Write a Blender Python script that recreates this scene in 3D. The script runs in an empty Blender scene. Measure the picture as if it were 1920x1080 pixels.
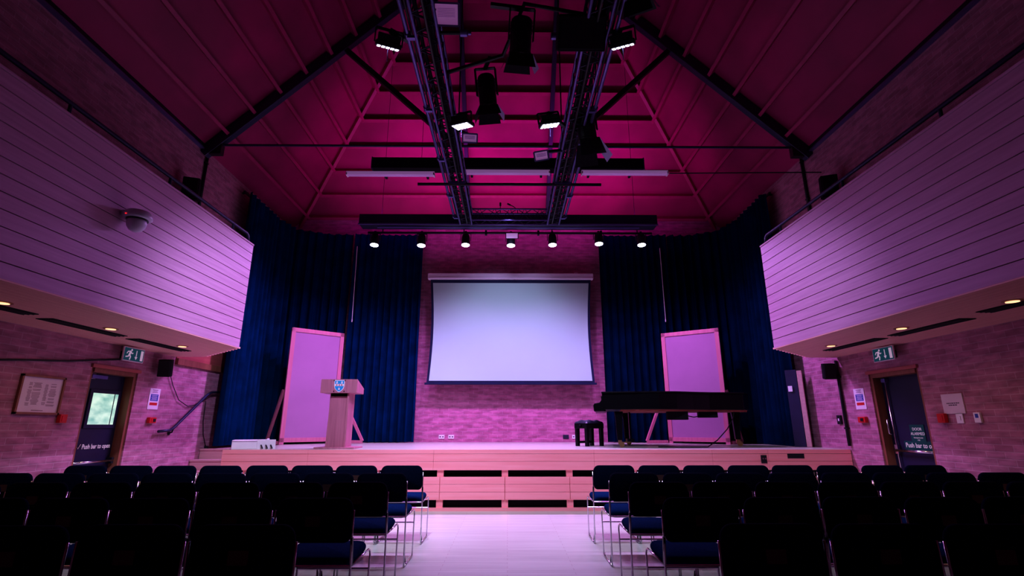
import bpy, bmesh, math, random
from mathutils import Matrix, Vector
random.seed(7)
R = math.radians
PI = math.pi
C = bpy.context.scene.collection

# ------------------------------------------------------------------ camera
F_PX, PITCH, YAW, CAM_Z = 950.0, R(15.2), R(0.48), 1.25
cd = bpy.data.cameras.new('camera'); cam = bpy.data.objects.new('camera', cd); C.objects.link(cam)
cd.sensor_width = 36.0; cd.lens = 36.0 * F_PX / 1920.0; cd.clip_start = 0.05
cam.location = (0, 0, CAM_Z); cam.rotation_euler = (PI / 2 + PITCH, 0, -YAW)
bpy.context.scene.camera = cam

def ray(px, py):
    dx = (px - 960) / F_PX; u = (540 - py) / F_PX
    f = math.cos(PITCH) - u * math.sin(PITCH); z = math.sin(PITCH) + u * math.cos(PITCH)
    return Vector((dx * math.cos(YAW) + f * math.sin(YAW), f * math.cos(YAW) - dx * math.sin(YAW), z))
def atY(px, py, Y): r = ray(px, py); return Vector((0, 0, CAM_Z)) + r * (Y / r.y)
def atX(px, py, X): r = ray(px, py); return Vector((0, 0, CAM_Z)) + r * (X / r.x)
def atZ(px, py, Z): r = ray(px, py); return Vector((0, 0, CAM_Z)) + r * ((Z - CAM_Z) / r.z)

# ------------------------------------------------------------------ materials
def new_mat(name):
    m = bpy.data.materials.new(name); m.use_nodes = True
    nt = m.node_tree; b = nt.nodes['Principled BSDF']
    return m, nt, b
def coords(nt, scale=(1, 1, 1), rot=(0, 0, 0)):
    tc = nt.nodes.new('ShaderNodeTexCoord'); mp = nt.nodes.new('ShaderNodeMapping')
    mp.inputs['Scale'].default_value = scale; mp.inputs['Rotation'].default_value = rot
    nt.links.new(tc.outputs['Object'], mp.inputs['Vector'])
    return mp.outputs['Vector']
def ramp(nt, fac, c0, c1, p0=0.3, p1=0.7):
    r = nt.nodes.new('ShaderNodeValToRGB')
    r.color_ramp.elements[0].position = p0; r.color_ramp.elements[1].position = p1
    r.color_ramp.elements[0].color = (*c0, 1); r.color_ramp.elements[1].color = (*c1, 1)
    nt.links.new(fac, r.inputs['Fac']); return r.outputs['Color']
def plain(name, col, rough=0.6, metal=0.0, var=0.15, scale=6.0, bump=0.0, sheen=0.0, coat=0.0, spec=None):
    m, nt, b = new_mat(name)
    n = nt.nodes.new('ShaderNodeTexNoise'); n.inputs['Scale'].default_value = scale; n.inputs['Detail'].default_value = 4
    nt.links.new(coords(nt), n.inputs['Vector'])
    lo = tuple(c * (1 - var) for c in col); hi = tuple(min(1, c * (1 + var)) for c in col)
    nt.links.new(ramp(nt, n.outputs['Fac'], lo, hi), b.inputs['Base Color'])
    b.inputs['Roughness'].default_value = rough; b.inputs['Metallic'].default_value = metal
    if sheen: b.inputs['Sheen Weight'].default_value = sheen
    if coat: b.inputs['Coat Weight'].default_value = coat
    if spec is not None: b.inputs['Specular IOR Level'].default_value = spec
    if bump:
        bp = nt.nodes.new('ShaderNodeBump'); bp.inputs['Strength'].default_value = bump
        nt.links.new(n.outputs['Fac'], bp.inputs['Height']); nt.links.new(bp.outputs['Normal'], b.inputs['Normal'])
    return m
def wood(name, c0, c1, grain=(1.5, 30, 30), rough=0.45, bump=0.05):
    m, nt, b = new_mat(name)
    n = nt.nodes.new('ShaderNodeTexNoise'); n.inputs['Scale'].default_value = 1.0; n.inputs['Detail'].default_value = 5
    nt.links.new(coords(nt, grain), n.inputs['Vector'])
    nt.links.new(ramp(nt, n.outputs['Fac'], c0, c1, 0.32, 0.68), b.inputs['Base Color'])
    b.inputs['Roughness'].default_value = rough
    bp = nt.nodes.new('ShaderNodeBump'); bp.inputs['Strength'].default_value = bump
    nt.links.new(n.outputs['Fac'], bp.inputs['Height']); nt.links.new(bp.outputs['Normal'], b.inputs['Normal'])
    return m
def planks(name, c0, c1, mortar, length, width, rough=0.35, flip=False):
    m, nt, b = new_mat(name)
    v = coords(nt, (1, 1, 1), (0, 0, PI / 2 if flip else 0))
    br = nt.nodes.new('ShaderNodeTexBrick')
    br.inputs['Color1'].default_value = (*c0, 1); br.inputs['Color2'].default_value = (*c1, 1); br.inputs['Mortar'].default_value = (*mortar, 1)
    br.inputs['Scale'].default_value = 1; br.inputs['Mortar Size'].default_value = 0.0015
    br.inputs['Brick Width'].default_value = length; br.inputs['Row Height'].default_value = width
    nt.links.new(v, br.inputs['Vector'])
    n = nt.nodes.new('ShaderNodeTexNoise'); n.inputs['Scale'].default_value = 1; n.inputs['Detail'].default_value = 5
    nt.links.new(coords(nt, (30, 1.5, 1) if flip else (1.5, 30, 1)), n.inputs['Vector'])
    mx = nt.nodes.new('ShaderNodeMix'); mx.data_type = 'RGBA'; mx.blend_type = 'MULTIPLY'; mx.inputs['Factor'].default_value = 0.35
    nt.links.new(br.outputs['Color'], mx.inputs['A']); nt.links.new(n.outputs['Fac'], mx.inputs['B'])
    nt.links.new(mx.outputs['Result'], b.inputs['Base Color'])
    b.inputs['Roughness'].default_value = rough
    return m
def brick(name, axis, c1, c2, mortar):
    m, nt, b = new_mat(name)
    tc = nt.nodes.new('ShaderNodeTexCoord'); sp = nt.nodes.new('ShaderNodeSeparateXYZ'); cb = nt.nodes.new('ShaderNodeCombineXYZ')
    nt.links.new(tc.outputs['Object'], sp.inputs['Vector'])
    nt.links.new(sp.outputs[axis], cb.inputs['X']); nt.links.new(sp.outputs['Z'], cb.inputs['Y'])
    br = nt.nodes.new('ShaderNodeTexBrick')
    br.inputs['Color1'].default_value = (*c1, 1); br.inputs['Color2'].default_value = (*c2, 1); br.inputs['Mortar'].default_value = (*mortar, 1)
    br.inputs['Scale'].default_value = 1; br.inputs['Mortar Size'].default_value = 0.007; br.inputs['Mortar Smooth'].default_value = 0.3
    br.inputs['Brick Width'].default_value = 0.225; br.inputs['Row Height'].default_value = 0.075
    nt.links.new(cb.outputs['Vector'], br.inputs['Vector'])
    n = nt.nodes.new('ShaderNodeTexNoise'); n.inputs['Scale'].default_value = 5; n.inputs['Detail'].default_value = 6
    vm = nt.nodes.new('ShaderNodeVectorMath'); vm.operation = 'MULTIPLY'; vm.inputs[1].default_value = (0.85, 2.6, 1)
    nt.links.new(cb.outputs['Vector'], vm.inputs[0]); nt.links.new(vm.outputs['Vector'], n.inputs['Vector'])
    mx = nt.nodes.new('ShaderNodeMix'); mx.data_type = 'RGBA'; mx.blend_type = 'MULTIPLY'; mx.inputs['Factor'].default_value = 0.62
    nt.links.new(br.outputs['Color'], mx.inputs['A'])
    nt.links.new(ramp(nt, n.outputs['Fac'], (0.45, 0.42, 0.42), (1, 1, 1), 0.35, 0.62), mx.inputs['B'])
    nt.links.new(mx.outputs['Result'], b.inputs['Base Color'])
    bp = nt.nodes.new('ShaderNodeBump'); bp.inputs['Strength'].default_value = 0.6; bp.inputs['Distance'].default_value = 0.01; bp.invert = True
    nt.links.new(br.outputs['Fac'], bp.inputs['Height']); nt.links.new(bp.outputs['Normal'], b.inputs['Normal'])
    b.inputs['Roughness'].default_value = 0.85
    return m
def glow(name, col, strength, cells=None):
    m, nt, b = new_mat(name)
    b.inputs['Base Color'].default_value = (*[c * 0.5 for c in col], 1)
    b.inputs['Emission Color'].default_value = (*col, 1); b.inputs['Emission Strength'].default_value = strength
    return m

M = {}
BR = dict(c1=(0.50, 0.20, 0.30), c2=(0.62, 0.27, 0.40), mortar=(0.64, 0.34, 0.46))
M['brick_side'] = brick('brick_side', 'Y', **BR)
M['brick_back'] = brick('brick_back', 'X', (0.60, 0.19, 0.34), (0.72, 0.25, 0.44), (0.72, 0.31, 0.50))
M['floor'] = planks('floor_wood', (0.77, 0.85, 0.70), (0.70, 0.77, 0.63), (0.5, 0.42, 0.36), 1.2, 0.07, 0.3)
M['deck'] = planks('deck_wood', (0.68, 0.74, 0.56), (0.62, 0.68, 0.5), (0.5, 0.42, 0.36), 1.5, 0.09, 0.32)
M['fascia'] = wood('fascia_wood', (0.56, 0.29, 0.45), (0.65, 0.35, 0.53), (30, 1.2, 30), 0.5)
M['soffit'] = wood('soffit_wood', (0.90, 0.50, 0.44), (0.98, 0.58, 0.50), (30, 1.2, 30), 0.5)
M['stage_wood'] = wood('stage_wood', (0.95, 0.35, 0.36), (0.99, 0.42, 0.44), (1.3, 25, 25), 0.4)
M['step_wood'] = wood('step_wood', (0.58, 0.35, 0.36), (0.68, 0.42, 0.42), (2, 25, 25), 0.45)
M['lectern_wood'] = wood('lectern_wood', (0.46, 0.18, 0.24), (0.60, 0.25, 0.32), (25, 25, 1.2), 0.4)
M['frame_wood'] = wood('frame_wood', (0.54, 0.18, 0.26), (0.62, 0.22, 0.31), (20, 20, 1.5), 0.45)
M['door_wood'] = wood('door_wood', (0.26, 0.09, 0.06), (0.34, 0.13, 0.08), (20, 20, 1.5), 0.5)
M['red_wood'] = wood('red_wood', (0.42, 0.10, 0.10), (0.52, 0.14, 0.13), (20, 1.5, 20))
M['roof'] = plain('roof_red', (0.36, 0.002, 0.11), 0.6, 0, 0.25, 0.9)
M['purlin'] = plain('purlin_red', (0.42, 0.010, 0.13), 0.5, 0, 0.1)
M['steel'] = plain('steel_blue', (0.035, 0.03, 0.09), 0.4, 0.3, 0.1)
M['plaster_dark'] = plain('dark_plaster', (0.30, 0.17, 0.20), 0.9, 0, 0.25, 2)
M['black'] = plain('black_metal', (0.012, 0.011, 0.018), 0.45, 0.0, 0.2, spec=0.4)
M['black_matte'] = plain('black_matte', (0.008, 0.007, 0.012), 0.8, 0, 0.2, spec=0.2)
M['alu'] = plain('truss_alu', (0.18, 0.14, 0.38), 0.4, 0.6, 0.1)
M['alu_dark'] = plain('truss_lattice', (0.035, 0.03, 0.075), 0.5, 0.3, 0.1)
M['chrome'] = plain('chrome', (0.72, 0.68, 0.72), 0.18, 1.0, 0.05)
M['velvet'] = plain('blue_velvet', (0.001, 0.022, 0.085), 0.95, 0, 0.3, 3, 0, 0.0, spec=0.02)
M['velvet_dark'] = plain('blue_velvet_darker', (0.001, 0.012, 0.045), 0.95, 0, 0.3, 3, 0, 0.0, spec=0.02)  # darker copy of the blue velvet, used on the right-hand curtains
M['seat_blue'] = plain('seat_fabric', (0.001, 0.022, 0.085), 0.95, 0, 0.2, 60, 0.1, 0.0, spec=0.02)
M['back_fabric'] = plain('back_fabric', (0.002, 0.004, 0.016), 0.95, 0, 0.2, 60, 0.1, spec=0.03)
M['patch'] = plain('patch', (0.06, 0.02, 0.015), 0.8, 0)
M['white'] = plain('white_paint', (0.85, 0.82, 0.84), 0.5, 0, 0.03)
M['screen'] = plain('screen_white', (0.53, 0.82, 0.68), 0.9, 0, 0.02, 0.5)
M['screen_edge'] = plain('screen_border', (0.006, 0.012, 0.06), 0.8)
M['board'] = plain('board_fabric', (0.42, 0.21, 0.37), 0.9, 0, 0.06, 1.5)
M['piano'] = plain('piano_black', (0.003, 0.003, 0.006), 0.3, 0, 0.1, spec=0.25)
M['leather'] = plain('bench_leather', (0.02, 0.02, 0.04), 0.3, 0, 0.2)
M['ivory'] = plain('ivory', (0.8, 0.78, 0.72), 0.3)
M['brass'] = plain('brass', (0.6, 0.4, 0.2), 0.3, 1.0)
M['red'] = plain('red_plastic', (0.65, 0.02, 0.03), 0.4, 0, 0.1)
M['red_felt'] = plain('red_soundboard', (0.45, 0.12, 0.10), 0.6)
M['green'] = plain('sign_green', (0.0, 0.11, 0.09), 0.4, 0, 0.04)
M['lit_green'] = glow('lit_sign_green', (0.0, 0.07, 0.10), 0.6)
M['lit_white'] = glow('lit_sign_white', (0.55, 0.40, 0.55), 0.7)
M['sign_white'] = plain('sign_white', (0.9, 0.85, 0.9), 0.5, 0, 0.02)
M['sign_blue'] = plain('sign_blue', (0.03, 0.07, 0.42), 0.5, 0, 0.04)
M['ink'] = plain('ink', (0.05, 0.03, 0.06), 0.7)
M['ink_soft'] = plain('ink_soft', (0.46, 0.33, 0.42), 0.8)
M['paper'] = plain('paper', (0.82, 0.70, 0.80), 0.6, 0, 0.03)
M['door_blue'] = plain('door_blue', (0.012, 0.010, 0.055), 0.5, 0, 0.08)
M['shield'] = plain('shield_blue', (0.03, 0.40, 0.75), 0.4)
M['reflector'] = plain('reflector_faint_glow', (0.95, 0.85, 0.95), 0.6, 0.0, 0.06, 20)
_b = M['reflector'].node_tree.nodes['Principled BSDF']; _b.inputs['Emission Color'].default_value = (0.6, 0.22, 0.62, 1); _b.inputs['Emission Strength'].default_value = 0.28  # faint glow added to the reflectors, standing in for light they catch
M['cam_grey'] = plain('camera_white', (0.72, 0.68, 0.80), 0.35, 0, 0.05)
M['tube'] = glow('tube_faint_glow', (0.85, 0.42, 1.0), 0.22)  # faint violet emission added to brighten the tubes and batten body
M['led'] = glow('led_emitter', (0.75, 0.78, 1.0), 4.0)
M['lens'] = glow('lens_emitter', (0.80, 0.82, 1.0), 14.0)
M['warm'] = glow('warm_emitter', (1.0, 0.62, 0.36), 1.5)
M['led_red'] = glow('red_emitter', (1.0, 0.03, 0.05), 1.2)
M['led_green'] = glow('green_emitter', (0.1, 1.0, 0.2), 1.0)
M['navy'] = plain('navy_metal', (0.010, 0.009, 0.035), 0.5, 0, 0.1)
M['flap'] = plain('pale_lit_metal', (0.45, 0.40, 0.60), 0.5, 0, 0.1)  # pale metal; light on one barn door leaf is put into this colour
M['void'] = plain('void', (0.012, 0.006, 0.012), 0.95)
def daylight():
    m, nt, b = new_mat('daylight_glass')
    n = nt.nodes.new('ShaderNodeTexNoise'); n.inputs['Scale'].default_value = 5; n.inputs['Detail'].default_value = 5
    nt.links.new(coords(nt, (1, 1, 2)), n.inputs['Vector'])
    col = ramp(nt, n.outputs['Fac'], (0.25, 0.55, 0.48), (0.75, 0.95, 0.82), 0.3, 0.65)
    nt.links.new(col, b.inputs['Emission Color']); b.inputs['Emission Strength'].default_value = 1.0
    b.inputs['Base Color'].default_value = (0.1, 0.12, 0.12, 1); b.inputs['Roughness'].default_value = 0.1
    return m
M['daylight'] = daylight()

# ------------------------------------------------------------------ building helpers
WM = {}
class MB:
    def __init__(s): s.bm = bmesh.new()
    def box(s, x0, x1, y0, y1, z0, z1, mat=None):
        v = [Vector((x, y, z)) for z in (z0, z1) for y in (y0, y1) for x in (x0, x1)]
        if mat: v = [mat @ p for p in v]
        v = [s.bm.verts.new(p) for p in v]
        for f in ((0, 2, 3, 1), (4, 5, 7, 6), (0, 1, 5, 4), (2, 6, 7, 3), (0, 4, 6, 2), (1, 3, 7, 5)):
            s.bm.faces.new([v[i] for i in f])
        return s
    def bar(s, p, q, w, h=None, up=(0, 0, 1)):
        p, q = Vector(p), Vector(q); h = h or w; d = q - p; L = d.length; y = d / L
        u = Vector(up)
        if abs(y.dot(u)) > 0.98: u = Vector((0, 1, 0)) if abs(y.y) < 0.9 else Vector((1, 0, 0))
        x = y.cross(u).normalized(); z = x.cross(y)
        m = Matrix(((x.x, y.x, z.x, p.x), (x.y, y.y, z.y, p.y), (x.z, y.z, z.z, p.z), (0, 0, 0, 1)))
        return s.box(-w / 2, w / 2, 0, L, -h / 2, h / 2, m)
    def tube(s, pts, r, seg=8, cap=True):
        pts = [Vector(p) for p in pts]; n = len(pts); rings = []; up = None
        for i, p in enumerate(pts):
            t = (pts[min(i + 1, n - 1)] - pts[max(i - 1, 0)]).normalized()
            if up is None:
                up = Vector((0, 0, 1)) if abs(t.z) < 0.9 else Vector((1, 0, 0))
            a = t.cross(up).normalized(); up = a.cross(t).normalized()
            rr = r[i] if isinstance(r, (list, tuple)) else r
            rings.append([s.bm.verts.new(p + (a * math.cos(2 * PI * k / seg) + up * math.sin(2 * PI * k / seg)) * rr) for k in range(seg)])
        for A, B in zip(rings, rings[1:]):
            for k in range(seg): s.bm.faces.new((A[k], A[(k + 1) % seg], B[(k + 1) % seg], B[k]))
        if cap: s.bm.faces.new(rings[0][::-1]); s.bm.faces.new(rings[-1])
        return s
    def lathe(s, prof, mat=None, seg=20):
        mat = mat or Matrix(); rings = []
        for r, z in prof:
            rings.append([s.bm.verts.new(mat @ Vector((max(r, 1e-4) * math.cos(2 * PI * k / seg), max(r, 1e-4) * math.sin(2 * PI * k / seg), z))) for k in range(seg)])
        for A, B in zip(rings, rings[1:]):
            for k in range(seg): s.bm.faces.new((A[k], A[(k + 1) % seg], B[(k + 1) % seg], B[k]))
        s.bm.faces.new(rings[0][::-1]); s.bm.faces.new(rings[-1]); return s
    def prism(s, poly, mat, d):              # poly in local xy, extruded from z=0 to z=d
        a = [s.bm.verts.new(mat @ Vector((x, y, 0))) for x, y in poly]
        b = [s.bm.verts.new(mat @ Vector((x, y, d))) for x, y in poly]
        n = len(poly); s.bm.faces.new(a[::-1]); s.bm.faces.new(b)
        for i in range(n): s.bm.faces.new((a[i], a[(i + 1) % n], b[(i + 1) % n], b[i]))
        return s
    def quad(s, *p): s.bm.faces.new([s.bm.verts.new(q) for q in p]); return s
    def build(s, name, mat, parent=None, bevel=0.0, smooth=False, subsurf=0):
        bmesh.ops.recalc_face_normals(s.bm, faces=s.bm.faces)
        if parent: s.bm.transform(WM[parent].inverted())
        me = bpy.data.meshes.new(name); s.bm.to_mesh(me); s.bm.free()
        o = bpy.data.objects.new(name, me); C.objects.link(o)
        me.materials.append(M[mat] if isinstance(mat, str) else mat)
        if smooth:
            for p in me.polygons: p.use_smooth = True
        if bevel:
            b = o.modifiers.new('bevel', 'BEVEL'); b.width = bevel; b.segments = 2; b.limit_method = 'ANGLE'; b.angle_limit = R(40)
        if subsurf:
            b = o.modifiers.new('sub', 'SUBSURF'); b.levels = subsurf; b.render_levels = subsurf
        if parent: o.parent = parent; WM[o] = WM[parent]
        else: WM[o] = Matrix()
        return o
def tag(o, label, cat, group=None):
    o['label'] = label; o['category'] = cat
    if group: o['group'] = group
    return o
def thing(name, label, cat, loc=(0, 0, 0), rz=0.0, group=None):
    o = bpy.data.objects.new(name, None); C.objects.link(o); o.empty_display_size = 0.1
    o.location = loc; o.rotation_euler = (0, 0, rz)
    WM[o] = Matrix.Translation(loc) @ Matrix.Rotation(rz, 4, 'Z')
    return tag(o, label, cat, group)
def struct(o): o['kind'] = 'structure'; return o
def frame_m(p, x, y):                         # matrix with local x, y axes and origin p
    x = Vector(x).normalized(); y = Vector(y).normalized(); z = x.cross(y)
    return Matrix(((x.x, y.x, z.x, p[0]), (x.y, y.y, z.y, p[1]), (x.z, y.z, z.z, p[2]), (0, 0, 0, 1)))
def text_part(body, size, m, mat, parent, name='lettering', align='CENTER', bold=0.0, width=None):
    cu = bpy.data.curves.new('t', 'FONT'); cu.body = body; cu.size = size; cu.align_x = align; cu.align_y = 'CENTER'
    cu.extrude = 0.0006; cu.offset = bold; cu.resolution_u = 3
    t = bpy.data.objects.new('t', cu); C.objects.link(t)
    dg = bpy.context.evaluated_depsgraph_get()
    me = bpy.data.meshes.new_from_object(t.evaluated_get(dg)); bpy.data.objects.remove(t)
    if width:
        wd = max(v.co.x for v in me.vertices) - min(v.co.x for v in me.vertices)
        me.transform(Matrix.Diagonal((width / wd, 1, 1, 1)))
    me.transform(WM[parent].inverted() @ m); me.materials.clear(); me.materials.append(M[mat]); me.name = name
    o = bpy.data.objects.new(name, me); C.objects.link(o); o.parent = parent; WM[o] = WM[parent]
    return o

# wall frames: local x runs to the viewer's right, y is up, z comes out of the wall
def wall_frame(side, Y, Z, off=0.0):
    if side < 0: return frame_m((-5.4 + off, Y, Z), (0, 1, 0), (0, 0, 1))
    return frame_m((5.4 - off, Y, Z), (0, -1, 0), (0, 0, 1))
def rect(w, h, cx=0, cy=0): return [(cx - w / 2, cy - h / 2), (cx + w / 2, cy - h / 2), (cx + w / 2, cy + h / 2), (cx - w / 2, cy + h / 2)]
def disc(r, cx=0, cy=0, n=16): return [(cx + r * math.cos(2 * PI * k / n), cy + r * math.sin(2 * PI * k / n)) for k in range(n)]
def zoff(m, d): return m @ Matrix.Translation((0, 0, d))

# ------------------------------------------------------------------ room shell
SZ = 0.89          # stage height
YB = 11.9          # back wall
XW = 5.4
EAVE, RIDGE = 6.0, 11.4
Y0 = -3.0
fl = MB().box(-XW - 0.3, XW + 0.3, Y0, YB + 0.3, -0.12, 0); struct(fl.build('floor', 'floor'))
def side_wall(side, name, d0, d1):
    b = MB(); x0, x1 = sorted((side * XW, side * (XW + 0.34)))
    b.box(x0, x1, Y0, d0, 0, EAVE).box(x0, x1, d1, YB + 0.3, 0, EAVE).box(x0, x1, d0, d1, 1.99, EAVE)
    return struct(b.build(name, 'brick_side'))
DL, DR = (6.67, 7.52), (6.68, 7.62)
wl = side_wall(-1, 'wall_left', *DL); wr = side_wall(1, 'wall_right', *DR)
struct(MB().box(-XW - 0.3, XW + 0.3, YB, YB + 0.3, 0, 6.34).build('wall_back', 'brick_back'))
b = MB(); b.box(-XW - 0.3, XW + 0.3, Y0 - 0.3, Y0, 0, EAVE)
b.prism([(-XW - .3, EAVE), (XW + .3, EAVE), (0, RIDGE + .3)], frame_m((0, Y0, 0), (1, 0, 0), (0, 0, 1)), 0.3)
struct(b.build('wall_front', 'plaster_dark'))

# ceiling: hipped roof, side slopes at 45 degrees and a hip over the stage
ceil = MB()
E = XW + 0.34; ZE = EAVE - 0.34; YH = 12.24 + 0.34
ceil.quad((-E, Y0 - .2, ZE), (-E, YH, ZE), (0, YH - E, RIDGE), (0, Y0 - .2, RIDGE))
ceil.quad((E, Y0 - .2, ZE), (0, Y0 - .2, RIDGE), (0, YH - E, RIDGE), (E, YH, ZE))
ceil.bm.faces.new([ceil.bm.verts.new(p) for p in ((-E, YH, ZE), (E, YH, ZE), (0, YH - E, RIDGE))])
ceiling = struct(ceil.build('ceiling', 'roof'))
TY = 8.05          # roof truss plane
n45 = math.sqrt(.5)
for k in range(12):
    z = 6.31 + 0.42 * k
    if z > 11.2: break
    a = RIDGE - z - 0.08
    yb = 18.24 - z - 0.08
    for s in (-1, 1):
        MB().bar((s * a, Y0, z - .02), (s * a, yb, z - .02), 0.06, 0.15, (s * n45, 0, n45)).build('purlin', 'purlin', ceiling)
    MB().bar((-a, yb, z - .02), (a, yb, z - .02), 0.07, 0.17, (0, n45, n45)).build('purlin', 'purlin', ceiling)
for s in (-1, 1):
    MB().bar((s * 5.45, 12.15, 5.85), (s * 0.1, 6.8, 11.2), 0.07, 0.12).build('hip_rafter', 'purlin', ceiling)
    MB().bar((s * 0.98, 11.7, 6.3), (s * 0.98, 7.85, 10.15), 0.09, 0.14, (0, n45, n45)).build('steel_rafter', 'navy', ceiling)
# steel wall plates along the eaves
for i, s in enumerate((-1, 1)):
    tr = struct(MB().box(*sorted((s * 5.4, s * 5.35)), Y0, TY + 0.1, EAVE - 0.03, EAVE + 0.05).build('trim_%d' % (i + 1), 'black'))
    MB().box(*sorted((s * 5.4, s * 5.33)), Y0, TY + 0.1, EAVE - 0.055, EAVE - 0.03).build('lit_edge_strip', 'alu', tr)  # paler strip paints the light along the plate's lower edge

struct(MB().box(-XW, -XW + .05, 8.3, 9.9, 2.21, 2.31).build('trim_3', 'door_wood'))
struct(MB().box(-XW, -XW + .02, 8.3, 9.9, 2.31, 2.9).build('trim_4', 'red_wood'))  # red light on this wall strip is put into the panel colour

# roof truss
t = thing('roof_truss', 'dark steel roof truss with a thin tie rod, spanning above the lighting rig', 'roof truss', (0, TY, EAVE))
for s in (-1, 1):
    MB().bar((s * 5.38, TY, 5.88), (s * 0.05, TY, 11.15), 0.12, 0.2, (s * n45, 0, n45)).build('rafter', 'steel', t, 0.01)
    p = atY(645 if s < 0 else 1260, 90, TY); q = atY(852 if s < 0 else 1062, 270, TY)
    MB().bar(p, q, 0.09).build('strut', 'black', t)
    MB().box(*sorted((s * 5.36, s * 5.05)), TY - .05, TY + .05, 5.86, 6.1).build('end_plate', 'black', t)
MB().tube([(-5.2, TY, 6.05), (5.2, TY, 6.05)], 0.022).build('tie_rod', 'steel', t)

# ------------------------------------------------------------------ stage
X0S, X1S, YS = -4.43, XW - 0.01, 8.33
st = thing('stage', 'raised timber stage with slatted front boards and pale plank deck', 'stage', (0.5, YS, 0))
MB().box(X0S - .005, X1S, YS - 0.02, YB - .005, SZ - 0.035, SZ).build('deck', 'deck', st)
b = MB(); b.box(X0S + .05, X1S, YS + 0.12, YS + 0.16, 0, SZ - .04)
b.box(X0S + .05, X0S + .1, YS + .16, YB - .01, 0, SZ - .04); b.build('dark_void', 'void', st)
for z0, z1 in ((0.828, 0.888), (0.716, 0.824), (0.585, 0.712)):
    b = MB(); x = X0S
    for x1 in (-3.1, -1.15, 1.35, 3.2, 4.08, X1S):
        b.box(x, x1 - .002, YS - 0.03, YS + 0.02, z0, z1); x = x1
    b.build('fascia_board', 'stage_wood', st, 0.002)
xs = [X0S + 0.03] + [-4.04 + i * 1.0 + 0.0 for i in range(10)]
for x in xs[1:]:
    MB().box(x - .05, x + .05, YS + 0.005, YS + 0.09, 0.0, 0.59).build('post', 'stage_wood', st)
edges = [X0S] + [x for x in xs[1:]] + [X1S]
for a, c in zip(edges, edges[1:]):
    if c - a < 0.1: continue
    b = MB()
    for z0, z1 in ((0.383, 0.488), (0.272, 0.379), (0.157, 0.268)):
        b.box(a + .004, c - .004, YS - .025, YS + .004, z0, z1)
    b.build('front_panel', 'stage_wood', st, 0.002)
MB().box(X0S, X1S, YS - .04, YS + .02, 0, 0.045).build('plinth', 'stage_wood', st)
MB().box(X0S - .0, X0S + .04, YS + .02, YB - .01, 0, SZ - .04).build('side_panel', 'stage_wood', st)
p = atY(1492, 855, YS - .03)
MB().box(p.x - .13, p.x + .13, YS - .036, YS - .028, p.z - .035, p.z + .035).build('vent_plate', 'black', st)

p = atY(1432, 861, YS - .03)
t = thing('socket_plate', 'black cable socket plate screwed to stage front boards below the piano tail', 'socket', p)
MB().box(p.x - .045, p.x + .045, YS - .045, YS - .03, p.z - .06, p.z + .06).build('plate', 'black', t, .004)
for dx in (-.02, .02): MB().lathe([(.013, 0), (.013, .012)], Matrix.Translation((p.x + dx, YS - .045, p.z + .01)) @ Matrix.Rotation(PI / 2, 4, 'X'), 12).build('socket', 'chrome', t)

# steps beside the stage
t = thing('stage_steps', 'timber steps climbing to the stage beside the left brick wall', 'steps', (-4.92, 8.3, 0))
for i in range(5):
    z = 0.86 - 0.17 * i; y = 9.36 - 0.245 * i
    MB().box(-5.39, X0S - .01, y, y + (0.3 if i else 0.6), z - .17 + (.01 if i == 4 else 0), z - .03).build('riser', 'step_wood', t)
    MB().box(-5.39, X0S - .01, y - .02, y + (0.3 if i else 2.4), z - .03, z).build('tread', 'step_wood', t, .004)

# ------------------------------------------------------------------ balconies
XF, ZB0, ZB1, YE = 3.885, 2.34, 3.90, 7.33
def balcony(s, word):
    t = thing('balcony', 'timber boarded balcony with black top rail along the %s wall' % word, 'balcony', (s * XF, 2, ZB0))
    b = MB(); n = 12; h = (ZB1 - ZB0) / n
    for i in range(n):
        z0 = ZB0 + i * h; z1 = z0 + h - 0.009
        b.box(*sorted((s * XF, s * (XF + .03))), Y0, YE, z0, z1)
        # splayed end towards the stage
        b.prism([(XF * s, YE), (4.92 * s, 8.28), (4.92 * s, 8.25), ((XF + .03) * s, YE - .02)], Matrix.Translation((0, 0, z0)), z1 - z0)
    b.build('fascia', 'fascia', t)
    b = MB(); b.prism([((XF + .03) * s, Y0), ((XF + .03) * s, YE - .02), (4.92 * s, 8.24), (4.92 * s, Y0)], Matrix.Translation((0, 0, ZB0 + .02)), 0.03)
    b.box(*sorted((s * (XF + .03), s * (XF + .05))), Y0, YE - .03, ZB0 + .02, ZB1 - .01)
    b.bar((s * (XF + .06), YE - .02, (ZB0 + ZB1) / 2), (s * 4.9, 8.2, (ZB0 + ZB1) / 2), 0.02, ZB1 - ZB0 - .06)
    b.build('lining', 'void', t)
    b = MB(); k = 0; x = XF
    while x < XW - .02:
        x1 = min(x + .085, XW - .005)
        ye = YE + max(0, min(1, ((x + x1) / 2 - XF) / (4.92 - XF))) * (8.28 - YE)
        b.box(*sorted((s * (x + .003), s * x1)), Y0, ye, ZB0 - .012, ZB0 + .012); x = x1 + .002
    b.build('soffit', 'soffit', t)
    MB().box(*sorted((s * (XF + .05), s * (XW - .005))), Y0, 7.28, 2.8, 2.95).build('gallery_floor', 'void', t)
    MB().box(*sorted((s * (XF - .012), s * (XF + .09))), Y0, YE, ZB1 - .005, ZB1 + .02).build('capping', 'fascia', t, .004)
    xr = s * (XF + .05)
    MB().tube([(xr, Y0, 4.05), (xr, 7.18, 4.05), (xr, 7.22, 4.03), (xr, 7.27, ZB1 + .02)], 0.022).build('handrail', 'steel', t, smooth=True)
    for y in (-.2, 1.2, 2.6, 4.0, 5.4, 6.8): MB().tube([(xr, y, ZB1 + .015), (xr, y, 4.04)], .016).build('rail_post', 'steel', t)
    return t
balcony(-1, 'left'); balcony(1, 'right')

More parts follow.
